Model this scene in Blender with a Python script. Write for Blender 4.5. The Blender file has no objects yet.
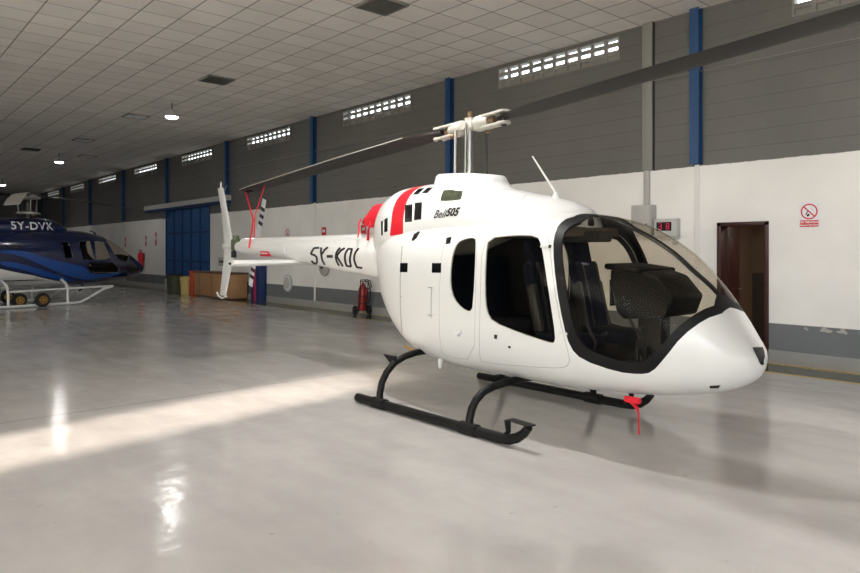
import bpy, bmesh, math, random
from mathutils import Vector, Matrix, geometry
from mathutils.bvhtree import BVHTree
random.seed(7)
PI = math.pi
scn = bpy.context.scene
COL = scn.collection

# ------------------------------------------------------------------ camera
F_PX, CX, HY, CAM_H = 670.0, 430.0, 250.0, 1.63
YAW = math.atan(590 / F_PX)
CC, SS = math.cos(YAW), math.sin(YAW)
cam_d = bpy.data.cameras.new('camera'); cam = bpy.data.objects.new('camera', cam_d); COL.objects.link(cam)
cam_d.sensor_width = 36; cam_d.lens = F_PX / 860 * 36
cam_d.shift_y = -(286.5 - HY) / 860
cam_d.clip_end = 400; cam_d.clip_start = .05
cam.location = (0, 0, CAM_H)
cam.rotation_euler = (PI / 2, 0, -math.atan2(SS, CC))
scn.camera = cam
def ray(u, v):
    k = (u - CX) / F_PX
    return Vector((CC * k + SS, -SS * k + CC, -(v - HY) / F_PX))

# ------------------------------------------------------------------ materials
def new_mat(name):
    m = bpy.data.materials.new(name); m.use_nodes = True
    nt = m.node_tree; return m, nt, nt.nodes['Principled BSDF']
def mat(name, col, rough=.5, metal=0, coat=0, noise=0, nscale=8, bump=0, bscale=40, emit=None, estr=0, spec=.5):
    m, nt, b = new_mat(name)
    b.inputs['Base Color'].default_value = (*col, 1); b.inputs['Roughness'].default_value = rough
    b.inputs['Metallic'].default_value = metal; b.inputs['Coat Weight'].default_value = coat
    b.inputs['Coat Roughness'].default_value = .08
    b.inputs['Specular IOR Level'].default_value = spec
    tc = nt.nodes.new('ShaderNodeTexCoord')
    if noise:
        n = nt.nodes.new('ShaderNodeTexNoise'); n.inputs['Scale'].default_value = nscale; n.inputs['Detail'].default_value = 6
        nt.links.new(tc.outputs['Object'], n.inputs['Vector'])
        mr = nt.nodes.new('ShaderNodeMapRange'); mr.inputs[3].default_value = 1 - noise; mr.inputs[4].default_value = 1 + noise
        nt.links.new(n.outputs['Fac'], mr.inputs[0])
        mx = nt.nodes.new('ShaderNodeVectorMath'); mx.operation = 'SCALE'; mx.inputs[0].default_value = col
        nt.links.new(mr.outputs[0], mx.inputs['Scale']); nt.links.new(mx.outputs[0], b.inputs['Base Color'])
    if bump:
        n2 = nt.nodes.new('ShaderNodeTexNoise'); n2.inputs['Scale'].default_value = bscale
        nt.links.new(tc.outputs['Object'], n2.inputs['Vector'])
        bp = nt.nodes.new('ShaderNodeBump'); bp.inputs['Strength'].default_value = bump; bp.inputs['Distance'].default_value = .01
        nt.links.new(n2.outputs['Fac'], bp.inputs['Height']); nt.links.new(bp.outputs[0], b.inputs['Normal'])
    if emit:
        b.inputs['Emission Color'].default_value = (*emit, 1); b.inputs['Emission Strength'].default_value = estr
    return m
def glass(name, tint, refl=1.0):
    m = bpy.data.materials.new(name); m.use_nodes = True; nt = m.node_tree; nt.nodes.clear()
    o = nt.nodes.new('ShaderNodeOutputMaterial'); t = nt.nodes.new('ShaderNodeBsdfTransparent'); t.inputs[0].default_value = (*tint, 1)
    g = nt.nodes.new('ShaderNodeBsdfGlossy'); g.inputs['Roughness'].default_value = .06
    g.inputs['Color'].default_value = (refl, refl, refl, 1)
    f = nt.nodes.new('ShaderNodeFresnel'); f.inputs['IOR'].default_value = 1.13
    mx = nt.nodes.new('ShaderNodeMixShader')
    ge = nt.nodes.new('ShaderNodeNewGeometry'); inv_ = nt.nodes.new('ShaderNodeMath'); inv_.operation = 'SUBTRACT'; inv_.inputs[0].default_value = 1
    mu = nt.nodes.new('ShaderNodeMath'); mu.operation = 'MULTIPLY'
    nt.links.new(ge.outputs['Backfacing'], inv_.inputs[1]); nt.links.new(f.outputs[0], mu.inputs[0]); nt.links.new(inv_.outputs[0], mu.inputs[1]); nt.links.new(mu.outputs[0], mx.inputs[0]); nt.links.new(t.outputs[0], mx.inputs[1]); nt.links.new(g.outputs[0], mx.inputs[2])
    nt.links.new(mx.outputs[0], o.inputs['Surface']); return m

M = {}
M['white'] = mat('white_gloss_paint', (.80, .80, .785), .28, coat=.5)
M['white2'] = mat('white_satin_paint', (.74, .74, .72), .42)
M['seam'] = mat('panel_seam', (.46, .46, .45), .7)
M['black'] = mat('black_gloss_paint', (.008, .008, .009), .3, coat=.3)
M['blacksatin'] = mat('black_satin_frame', (.007, .007, .008), .5, spec=.2)
M['red'] = mat('red_paint', (.70, .012, .025), .35, coat=.3)
M['darkred'] = mat('dull_red_paint', (.30, .012, .016), .45)
M['redcloth'] = mat('red_fabric', (.72, .012, .03), .8, bump=.3, bscale=60)
M['trim'] = mat('dark_cabin_trim', (.024, .023, .022), .75)
M['rooflining'] = mat('brown_headliner', (.10, .085, .068), .8)
M['darkglass'] = mat('black_tinted_vent', (.006, .006, .007), .22)
M['canopy'] = glass('canopy_acrylic', (.93, .91, .87))
M['doorglass'] = glass('tinted_door_acrylic', (.87, .855, .81))
M['ventglass'] = mat('olive_window', (.05, .06, .035), .12, noise=.5, nscale=14)
M['rubber'] = mat('rubber', (.012, .012, .012), .75)
M['seat'] = mat('navy_seat_fabric', (.006, .008, .018), .85, bump=.3, spec=.2)
M['seatshell'] = mat('seat_shell', (.02, .02, .022), .5)
M['panel'] = mat('instrument_hood', (.006, .006, .006), .6, spec=.2)
M['screen'] = mat('instrument_screen', (.01, .012, .016), .1)
M['skid'] = mat('skid_black_paint', (.006, .006, .006), .5, noise=.5, nscale=30, spec=.25)
M['blade'] = mat('blade_grey', (.026, .024, .022), .5, noise=.25, nscale=3)
M['bladetop'] = mat('blade_white_edge', (.5, .49, .46), .45)
M['steel'] = mat('bare_steel', (.45, .45, .43), .35, metal=1)
M['hub'] = mat('hub_cream_paint', (.44, .425, .38), .45)
M['bronze'] = mat('hub_bronze_fitting', (.22, .14, .08), .5, metal=.6)
M['darkmetal'] = mat('dark_metal', (.05, .05, .05), .5, metal=.7)
M['gearbox'] = mat('gearbox_green', (.10, .12, .07), .5, noise=.5, nscale=20)
M['ink'] = mat('black_lettering', (.01, .01, .01), .4)
M['postblue'] = mat('blue_steel_paint', (.012, .062, .17), .5, noise=.15, nscale=5)
M['doorblue'] = mat('blue_door_paint', (.010, .075, .24), .5, noise=.2, nscale=3)
M['doorline'] = mat('blue_door_rib', (.006, .035, .12), .6)
M['brown'] = mat('dark_brown_timber', (.045, .012, .010), .45, noise=.3, nscale=12)
M['wood'] = mat('counter_wood', (.40, .22, .105), .5, noise=.2, nscale=4)
M['woodtop'] = mat('counter_top', (.10, .045, .025), .4)
M['greybox'] = mat('grey_enamel', (.42, .41, .39), .45)
M['greybox2'] = mat('pale_grey_plastic', (.50, .50, .48), .5)
M['conduit'] = mat('conduit_paint', (.24, .235, .215), .6)
M['led'] = mat('red_led_digits', (.2, .0, .02), .5, emit=(1, .02, .12), estr=.35)
M['signwhite'] = mat('sign_white', (.75, .77, .80), .4)
M['signred'] = mat('sign_red', (.60, .03, .045), .4)
M['navy'] = mat('navy_gloss_paint', (.004, .011, .058), .22, coat=.6)
M['azure'] = mat('bright_blue_stripe', (.004, .060, .30), .25, coat=.5)
M['bluecab'] = mat('blue_cabinet_paint', (.010, .03, .12), .5)
M['pink'] = mat('crimson_strip', (.55, .02, .09), .5)
M['gold'] = mat('gold_wheel_rim', (.45, .24, .04), .4, metal=.3)
M['yellow'] = mat('yellow_plastic', (.62, .48, .16), .5)
M['orange'] = mat('orange_plastic', (.50, .06, .02), .5)
M['olive'] = mat('olive_plastic', (.09, .10, .05), .6)
M['lampglow'] = mat('lamp_lens', (1, 1, 1), .5, emit=(1, .97, .92), estr=9)
M['concrete'] = mat('outside_concrete', (.42, .40, .36), .85, noise=.15, nscale=1)
M['lattice'] = mat('lattice_concrete', (.24, .23, .21), .85, noise=.15, nscale=10)
M['tilebrown'] = mat('corridor_tile', (.15, .10, .07), .6, noise=.15, nscale=5)
M['corrdark'] = mat('corridor_dado', (.045, .040, .034), .6)
M['metalgrille'] = mat('grille_metal', (.20, .19, .175), .4, metal=.5)
M['dark'] = mat('void_dark', (.01, .01, .01), .9)

def wall_mat():
    m, nt, b = new_mat('hangar_wall_paint'); L = nt.links.new; N = nt.nodes.new
    tc = N('ShaderNodeTexCoord'); sx = N('ShaderNodeSeparateXYZ'); L(tc.outputs['Object'], sx.inputs[0])
    addxy = N('ShaderNodeMath'); addxy.operation = 'ADD'; L(sx.outputs['X'], addxy.inputs[0]); L(sx.outputs['Y'], addxy.inputs[1])
    cb = N('ShaderNodeCombineXYZ'); L(addxy.outputs[0], cb.inputs[0]); L(sx.outputs['Z'], cb.inputs[1])
    br = N('ShaderNodeTexBrick'); L(cb.outputs[0], br.inputs['Vector'])
    br.inputs['Scale'].default_value = 1; br.inputs['Brick Width'].default_value = .48; br.inputs['Row Height'].default_value = .243
    br.inputs['Mortar Size'].default_value = .006; br.inputs['Mortar Smooth'].default_value = .5; br.offset = .5
    br.inputs['Color1'].default_value = (1, 1, 1, 1); br.inputs['Color2'].default_value = (.96, .96, .96, 1); br.inputs['Mortar'].default_value = (.93, .93, .93, 1)
    # horizontal joints read stronger than vertical ones
    row = N('ShaderNodeMath'); row.operation = 'PINGPONG'; row.inputs[1].default_value = .1215; L(sx.outputs['Z'], row.inputs[0])
    rl = N('ShaderNodeMapRange'); L(row.outputs[0], rl.inputs[0]); rl.inputs[1].default_value = 0; rl.inputs[2].default_value = .010; rl.inputs[3].default_value = .66; rl.inputs[4].default_value = 1
    nz = N('ShaderNodeTexNoise'); nz.inputs['Scale'].default_value = .7; nz.inputs['Detail'].default_value = 7; L(tc.outputs['Object'], nz.inputs['Vector'])
    nz2 = N('ShaderNodeTexNoise'); nz2.inputs['Scale'].default_value = 7; nz2.inputs['Detail'].default_value = 8; L(tc.outputs['Object'], nz2.inputs['Vector'])
    # paint zones
    def gt(a, th, w=.004):
        r = N('ShaderNodeMapRange'); L(a, r.inputs[0]); r.inputs[1].default_value = th - w; r.inputs[2].default_value = th + w; return r.outputs[0]
    jz = N('ShaderNodeMath'); jz.operation = 'MULTIPLY_ADD'; L(nz2.outputs['Fac'], jz.inputs[0]); jz.inputs[1].default_value = .035; L(sx.outputs['Z'], jz.inputs[2])
    up = gt(jz.outputs[0], 2.96)
    dado = gt(sx.outputs['Z'], .575)
    def mix(fac, a, bb):
        x = N('ShaderNodeMix'); x.data_type = 'RGBA'
        if hasattr(fac, 'node'): L(fac, x.inputs[0])
        else: x.inputs[0].default_value = fac
        for i, c in ((6, a), (7, bb)):
            if hasattr(c, 'node'): L(c, x.inputs[i])
            else: x.inputs[i].default_value = (*c, 1)
        return x.outputs[2]
    # flaked plaster patches at the dado top beside the doorway
    px_ = N('ShaderNodeMath'); px_.operation = 'ABSOLUTE'
    sub = N('ShaderNodeMath'); sub.operation = 'SUBTRACT'; L(sx.outputs['Z'], sub.inputs[0]); sub.inputs[1].default_value = .53; L(sub.outputs[0], px_.inputs[0])
    fl = N('ShaderNodeMath'); fl.operation = 'MULTIPLY_ADD'; L(px_.outputs[0], fl.inputs[0]); fl.inputs[1].default_value = -2.6; L(nz2.outputs['Fac'], fl.inputs[2])
    near = N('ShaderNodeMapRange'); L(sx.outputs['Y'], near.inputs[0]); near.inputs[1].default_value = 4.6; near.inputs[2].default_value = 3.2; near.inputs[3].default_value = -.3; near.inputs[4].default_value = 0
    fl2 = N('ShaderNodeMath'); fl2.operation = 'ADD'; L(fl.outputs[0], fl2.inputs[0]); L(near.outputs[0], fl2.inputs[1])
    flake = gt(fl2.outputs[0], .50, .01)
    lower = mix(dado, (.155, .166, .174), (.83, .815, .785))
    lower = mix(flake, lower, (.42, .40, .37))
    shade = N('ShaderNodeMapRange'); L(nz.outputs['Fac'], shade.inputs[0]); shade.inputs[1].default_value = .3; shade.inputs[2].default_value = .7; shade.inputs[3].default_value = .90; shade.inputs[4].default_value = 1.06
    mul = N('ShaderNodeMath'); mul.operation = 'MULTIPLY'; L(rl.outputs[0], mul.inputs[0]); L(br.outputs['Color'], mul.inputs[1])
    gv = N('ShaderNodeVectorMath'); gv.operation = 'SCALE'; gv.inputs[0].default_value = (.138, .134, .125); L(mul.outputs[0], gv.inputs['Scale'])
    colr = mix(up, lower, gv.outputs[0])
    fin = N('ShaderNodeVectorMath'); fin.operation = 'SCALE'; L(colr, fin.inputs[0]); L(shade.outputs[0], fin.inputs['Scale'])
    L(fin.outputs[0], b.inputs['Base Color']); b.inputs['Roughness'].default_value = .62
    hm = N('ShaderNodeMath'); hm.operation = 'MULTIPLY_ADD'; L(mul.outputs[0], hm.inputs[0]); hm.inputs[1].default_value = .6; L(nz2.outputs['Fac'], hm.inputs[2])
    bp = N('ShaderNodeBump'); bp.inputs['Strength'].default_value = .35; bp.inputs['Distance'].default_value = .012
    L(hm.outputs[0], bp.inputs['Height']); L(bp.outputs[0], b.inputs['Normal'])
    return m
M['wall'] = wall_mat()

def floor_mat():
    m, nt, b = new_mat('epoxy_floor'); L = nt.links.new; N = nt.nodes.new
    tc = N('ShaderNodeTexCoord'); sx = N('ShaderNodeSeparateXYZ'); L(tc.outputs['Object'], sx.inputs[0])
    n1 = N('ShaderNodeTexNoise'); n1.inputs['Scale'].default_value = .45; n1.inputs['Detail'].default_value = 8; n1.inputs['Roughness'].default_value = .6; L(tc.outputs['Object'], n1.inputs['Vector'])
    mp = N('ShaderNodeMapping'); mp.inputs['Scale'].default_value = (2.2, .7, 1); L(tc.outputs['Object'], mp.inputs[0])
    n2 = N('ShaderNodeTexNoise'); n2.inputs['Scale'].default_value = 1.6; n2.inputs['Detail'].default_value = 9; L(mp.outputs[0], n2.inputs['Vector'])
    n3 = N('ShaderNodeTexNoise'); n3.inputs['Scale'].default_value = 11; n3.inputs['Detail'].default_value = 5; L(tc.outputs['Object'], n3.inputs['Vector'])
    cr = N('ShaderNodeMapRange'); L(n1.outputs['Fac'], cr.inputs[0]); cr.inputs[1].default_value = .3; cr.inputs[2].default_value = .7; cr.inputs[3].default_value = .86; cr.inputs[4].default_value = 1.08
    cr2 = N('ShaderNodeMapRange'); L(n2.outputs['Fac'], cr2.inputs[0]); cr2.inputs[1].default_value = .3; cr2.inputs[2].default_value = .7; cr2.inputs[3].default_value = .93; cr2.inputs[4].default_value = 1.06
    sp = N('ShaderNodeMapRange'); L(n3.outputs['Fac'], sp.inputs[0]); sp.inputs[1].default_value = .70; sp.inputs[2].default_value = .74; sp.inputs[3].default_value = 1; sp.inputs[4].default_value = .82
    # joints
    def line(sock, period, off, w, dark):
        a = N('ShaderNodeMath'); a.operation = 'ADD'; L(sock, a.inputs[0]); a.inputs[1].default_value = off
        p = N('ShaderNodeMath'); p.operation = 'PINGPONG'; p.inputs[1].default_value = period / 2; L(a.outputs[0], p.inputs[0])
        r = N('ShaderNodeMapRange'); L(p.outputs[0], r.inputs[0]); r.inputs[1].default_value = w; r.inputs[2].default_value = w * 2; r.inputs[3].default_value = dark; r.inputs[4].default_value = 1; return r.outputs[0]
    j1 = line(sx.outputs['Y'], 11.3, 3.9, .014, .80); j2 = line(sx.outputs['X'], 10.4, 3.1, .006, .95)
    cur = cr.outputs[0]
    for o in (cr2.outputs[0], sp.outputs[0], j1, j2):
        q = N('ShaderNodeMath'); q.operation = 'MULTIPLY'; L(cur, q.inputs[0]); L(o, q.inputs[1]); cur = q.outputs[0]
    def gt(th):
        r = N('ShaderNodeMapRange'); L(sx.outputs['X'], r.inputs[0]); r.inputs[1].default_value = th - .004; r.inputs[2].default_value = th + .004; return r.outputs[0]
    def mix(fac, a, bb):
        x = N('ShaderNodeMix'); x.data_type = 'RGBA'; L(fac, x.inputs[0])
        for i, c in ((6, a), (7, bb)):
            if hasattr(c, 'node'): L(c, x.inputs[i])
            else: x.inputs[i].default_value = (*c, 1)
        return x.outputs[2]
    c = mix(gt(9.28), (.485, .467, .452), (.60, .40, .08))
    c = mix(gt(9.36), c, (.060, .072, .055)); c = mix(gt(9.98), c, (.60, .40, .08))
    fin = N('ShaderNodeVectorMath'); fin.operation = 'SCALE'; L(c, fin.inputs[0]); L(cur, fin.inputs['Scale']); L(fin.outputs[0], b.inputs['Base Color'])
    rr = N('ShaderNodeMapRange'); L(n2.outputs['Fac'], rr.inputs[0]); rr.inputs[1].default_value = .3; rr.inputs[2].default_value = .7; rr.inputs[3].default_value = .09; rr.inputs[4].default_value = .20; b.inputs['Specular IOR Level'].default_value = .40
    L(rr.outputs[0], b.inputs['Roughness'])
    wv = N('ShaderNodeTexNoise'); wv.inputs['Scale'].default_value = 5; wv.inputs['Detail'].default_value = 4; L(tc.outputs['Object'], wv.inputs['Vector'])
    bp = N('ShaderNodeBump'); bp.inputs['Strength'].default_value = .34; bp.inputs['Distance'].default_value = .012
    L(wv.outputs['Fac'], bp.inputs['Height']); L(bp.outputs[0], b.inputs['Normal'])
    return m
M['floor'] = floor_mat()

def ceil_mat():
    m, nt, b = new_mat('ceiling_tiles'); L = nt.links.new; N = nt.nodes.new
    tc = N('ShaderNodeTexCoord'); sx = N('ShaderNodeSeparateXYZ'); L(tc.outputs['Object'], sx.inputs[0])
    outs = []
    for ax, off in (('X', .05), ('Y', .48)):
        a = N('ShaderNodeMath'); a.operation = 'ADD'; L(sx.outputs[ax], a.inputs[0]); a.inputs[1].default_value = off + 60
        p = N('ShaderNodeMath'); p.operation = 'PINGPONG'; p.inputs[1].default_value = .3; L(a.outputs[0], p.inputs[0])
        r = N('ShaderNodeMapRange'); L(p.outputs[0], r.inputs[0]); r.inputs[1].default_value = .008; r.inputs[2].default_value = .016; r.inputs[3].default_value = .40 if ax == 'X' else .50; r.inputs[4].default_value = 1
        dv = N('ShaderNodeMath'); dv.operation = 'DIVIDE'; dv.inputs[1].default_value = .6; L(a.outputs[0], dv.inputs[0])
        fl = N('ShaderNodeMath'); fl.operation = 'FLOOR'; L(dv.outputs[0], fl.inputs[0])
        outs.append((r.outputs[0], fl.outputs[0]))
    cb = N('ShaderNodeCombineXYZ'); L(outs[0][1], cb.inputs[0]); L(outs[1][1], cb.inputs[1])
    wn = N('ShaderNodeTexWhiteNoise'); L(cb.outputs[0], wn.inputs['Vector'])
    wr = N('ShaderNodeMapRange'); L(wn.outputs['Value'], wr.inputs[0]); wr.inputs[3].default_value = .93; wr.inputs[4].default_value = 1.05
    nz = N('ShaderNodeTexNoise'); nz.inputs['Scale'].default_value = 1.1; nz.inputs['Detail'].default_value = 6; L(tc.outputs['Object'], nz.inputs['Vector'])
    nr = N('ShaderNodeMapRange'); L(nz.outputs['Fac'], nr.inputs[0]); nr.inputs[3].default_value = .88; nr.inputs[4].default_value = 1.1
    cur = outs[0][0]
    for o in (outs[1][0], wr.outputs[0], nr.outputs[0]):
        q = N('ShaderNodeMath'); q.operation = 'MULTIPLY'; L(cur, q.inputs[0]); L(o, q.inputs[1]); cur = q.outputs[0]
    fin = N('ShaderNodeVectorMath'); fin.operation = 'SCALE'; fin.inputs[0].default_value = (.80, .775, .74); L(cur, fin.inputs['Scale']); L(fin.outputs[0], b.inputs['Base Color'])
    b.inputs['Roughness'].default_value = .85
    bp = N('ShaderNodeBump'); bp.inputs['Strength'].default_value = .4; bp.inputs['Distance'].default_value = .01
    L(cur, bp.inputs['Height']); L(bp.outputs[0], b.inputs['Normal'])
    return m
M['ceiling'] = ceil_mat()

# ------------------------------------------------------------------ mesh helpers
def empty(name, label=None, cat=None, loc=(0, 0, 0), rz=0, group=None):
    o = bpy.data.objects.new(name, None); COL.objects.link(o); o.location = loc; o.rotation_euler = (0, 0, rz)
    o.empty_display_size = .1
    return tag(o, label, cat, group)
def tag(o, label=None, cat=None, group=None, kind=None):
    if label: o['label'] = label
    if cat: o['category'] = cat
    if group: o['group'] = group
    if kind: o['kind'] = kind
    return o
def copy_tree(o, parent=None):
    c = o.copy(); COL.objects.link(c)
    if parent: c.parent = parent
    for ch in [x for x in scn.objects if x.parent == o]: copy_tree(ch, c)
    return c

class MB:
    def __init__(s): s.v = []; s.f = []; s.m = []; s.mats = []
    def mi(s, m):
        if m not in s.mats: s.mats.append(m)
        return s.mats.index(m)
    def add(s, vs, fs, m):
        k = len(s.v); s.v += [tuple(x) for x in vs]; s.f += [tuple(i + k for i in f) for f in fs]; s.m += [s.mi(m)] * len(fs); return s
    def box(s, c, d, m, rot=None, bev=0):
        bm = bmesh.new(); bmesh.ops.create_cube(bm, size=1)
        for v in bm.verts: v.co = Vector((v.co.x * d[0], v.co.y * d[1], v.co.z * d[2]))
        if bev: bmesh.ops.bevel(bm, geom=bm.edges[:], offset=bev, segments=2, profile=.5, affect='EDGES')
        R = rot if rot else Matrix.Identity(3)
        vs = [R @ v.co + Vector(c) for v in bm.verts]; bm.verts.index_update()
        fs = [[v.index for v in f.verts] for f in bm.faces]; bm.free(); return s.add(vs, fs, m)
    def bx(s, x0, x1, y0, y1, z0, z1, m, bev=0):
        return s.box(((x0 + x1) / 2, (y0 + y1) / 2, (z0 + z1) / 2), (abs(x1 - x0), abs(y1 - y0), abs(z1 - z0)), m, bev=bev)
    def tube(s, pts, r, m, seg=12, cap=True, flat=1.0, up=None):
        pts = [Vector(p) for p in pts]; n = len(pts); rs = r if isinstance(r, (list, tuple)) else [r] * n
        vs = []; prev = None
        for i, p in enumerate(pts):
            t = (pts[min(i + 1, n - 1)] - pts[max(i - 1, 0)]).normalized()
            if prev is None:
                a = Vector(up) if up else (Vector((0, 0, 1)) if abs(t.z) < .9 else Vector((1, 0, 0)))
            else: a = prev
            a = (a - t * a.dot(t)).normalized(); prev = a; b = t.cross(a)
            for k in range(seg):
                q = 2 * PI * k / seg; vs.append(p + a * math.cos(q) * rs[i] * flat + b * math.sin(q) * rs[i])
        fs = [(i * seg + k, i * seg + (k + 1) % seg, (i + 1) * seg + (k + 1) % seg, (i + 1) * seg + k) for i in range(n - 1) for k in range(seg)]
        if cap: fs += [tuple(range(seg))[::-1], tuple(range((n - 1) * seg, n * seg))]
        return s.add(vs, fs, m)
    def cyl(s, p0, p1, r0, m, r1=None, seg=20): return s.tube([p0, p1], [r0, r0 if r1 is None else r1], m, seg)
    def lathe(s, prof, c, m, axis=(0, 0, 1), seg=24):
        R = Vector((0, 0, 1)).rotation_difference(Vector(axis)).to_matrix(); vs = []
        for r, z in prof:
            for k in range(seg):
                q = 2 * PI * k / seg; vs.append(R @ Vector((r * math.cos(q), r * math.sin(q), z)) + Vector(c))
        n = len(prof)
        fs = [(i * seg + k, i * seg + (k + 1) % seg, (i + 1) * seg + (k + 1) % seg, (i + 1) * seg + k) for i in range(n - 1) for k in range(seg)]
        fs += [tuple(range(seg))[::-1], tuple(range((n - 1) * seg, n * seg))]
        return s.add(vs, fs, m)
    def prism(s, poly, d, m, origin=(0, 0, 0), ax=(1, 0, 0), ay=(0, 0, 1)):
        ax = Vector(ax); ay = Vector(ay); nrm = ax.cross(ay).normalized(); o = Vector(origin); n = len(poly)
        a = [o + ax * x + ay * y for x, y in poly]; vs = [p + nrm * d / 2 for p in a] + [p - nrm * d / 2 for p in a]
        tri = geometry.tessellate_polygon([[Vector((x, y, 0)) for x, y in poly]])
        fs = [tuple(t) for t in tri] + [tuple(i + n for i in t[::-1]) for t in tri] + [(i, i + n, (i + 1) % n + n, (i + 1) % n) for i in range(n)]
        return s.add(vs, fs, m)
    def build(s, name, parent=None, smooth=35, bevel=0):
        me = bpy.data.meshes.new(name); me.from_pydata(s.v, [], s.f)
        for m in s.mats: me.materials.append(m)
        me.polygons.foreach_set('material_index', s.m)
        bm = bmesh.new(); bm.from_mesh(me); bmesh.ops.recalc_face_normals(bm, faces=bm.faces[:]); bm.to_mesh(me); bm.free()
        if smooth:
            me.polygons.foreach_set('use_smooth', [True] * len(me.polygons))
            me.set_sharp_from_angle(angle=math.radians(smooth))
        o = bpy.data.objects.new(name, me); COL.objects.link(o)
        if parent: o.parent = parent
        if bevel:
            md = o.modifiers.new('b', 'BEVEL'); md.width = bevel; md.segments = 2; md.limit_method = 'ANGLE'
        return o

def struct(mb, name, **k):
    o = mb.build(name, **k); o['kind'] = 'structure'; return o

def text_mesh(txt, size, bold=0.0, shear=0.0, spacing=1.0):
    cu = bpy.data.curves.new('t', 'FONT'); cu.body = txt; cu.size = size; cu.offset = bold; cu.shear = shear; cu.space_character = spacing
    cu.resolution_u = 3; cu.align_x = 'CENTER'; cu.align_y = 'CENTER'
    o = bpy.data.objects.new('t', cu); COL.objects.link(o); dg = bpy.context.evaluated_depsgraph_get()
    me = bpy.data.meshes.new_from_object(o.evaluated_get(dg)); vs = [tuple(v.co) for v in me.vertices]; fs = [tuple(p.vertices) for p in me.polygons]
    COL.objects.unlink(o); bpy.data.objects.remove(o); bpy.data.curves.remove(cu); bpy.data.meshes.remove(me)
    return vs, fs

# ------------------------------------------------------------------ skins: smooth bodies cut into panels along outlines
def pchip(xs, ys):
    n = len(xs); h = [xs[i + 1] - xs[i] for i in range(n - 1)]; d = [(ys[i + 1] - ys[i]) / h[i] for i in range(n - 1)]
    m = [0.0] * n
    for i in range(1, n - 1):
        if d[i - 1] * d[i] > 0:
            w1 = 2 * h[i] + h[i - 1]; w2 = h[i] + 2 * h[i - 1]; m[i] = (w1 + w2) / (w1 / d[i - 1] + w2 / d[i])
    m[0] = d[0]; m[-1] = d[-1]
    def fn(x):
        i = 0
        while i < n - 2 and x > xs[i + 1]: i += 1
        t = (x - xs[i]) / h[i]
        return (1 + 2 * t) * (1 - t) ** 2 * ys[i] + t * (1 - t) ** 2 * h[i] * m[i] + t * t * (3 - 2 * t) * ys[i + 1] + t * t * (t - 1) * h[i] * m[i + 1]
    return fn
def inside(p, poly):
    x, y = p; c = False; n = len(poly); j = n - 1
    for i in range(n):
        xi, yi = poly[i]; xj, yj = poly[j]
        if (yi > y) != (yj > y) and x < (xj - xi) * (y - yi) / (yj - yi) + xi: c = not c
        j = i
    return c
def chaikin(p, it=1, closed=True):
    for _ in range(it):
        q = []; n = len(p)
        for i in range(n if closed else n - 1):
            a = p[i]; b = p[(i + 1) % n]
            q.append((a[0] * .75 + b[0] * .25, a[1] * .75 + b[1] * .25)); q.append((a[0] * .25 + b[0] * .75, a[1] * .25 + b[1] * .75))
        p = q if closed else [p[0]] + q + [p[-1]]
    return p
def resample(p, d, closed=True):
    q = []; n = len(p)
    for i in range(n if closed else n - 1):
        a = p[i]; b = p[(i + 1) % n]; L = math.hypot(b[0] - a[0], b[1] - a[1]); k = max(1, int(L / d + .5))
        for j in range(k): q.append((a[0] + (b[0] - a[0]) * j / k, a[1] + (b[1] - a[1]) * j / k))
    if not closed: q.append(p[-1])
    return q
def inset(poly, d):
    n = len(poly); ar = sum(poly[i][0] * poly[(i + 1) % n][1] - poly[(i + 1) % n][0] * poly[i][1] for i in range(n)); sg = 1 if ar > 0 else -1
    q = []
    for i in range(n):
        a = Vector(poly[i - 1]); b = Vector(poly[i]); c = Vector(poly[(i + 1) % n])
        e1 = (b - a); e2 = (c - b)
        if e1.length < 1e-9 or e2.length < 1e-9: q.append(tuple(b)); continue
        e1.normalize(); e2.normalize(); nn = (Vector((-e1.y, e1.x)) + Vector((-e2.y, e2.x)))
        nn = nn.normalized() if nn.length > 1e-6 else Vector((-e1.y, e1.x))
        k = max(.5, nn.dot(Vector((-e1.y, e1.x)))); q.append((b.x + nn.x * sg * d / k, b.y + nn.y * sg * d / k))
    return q

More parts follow.
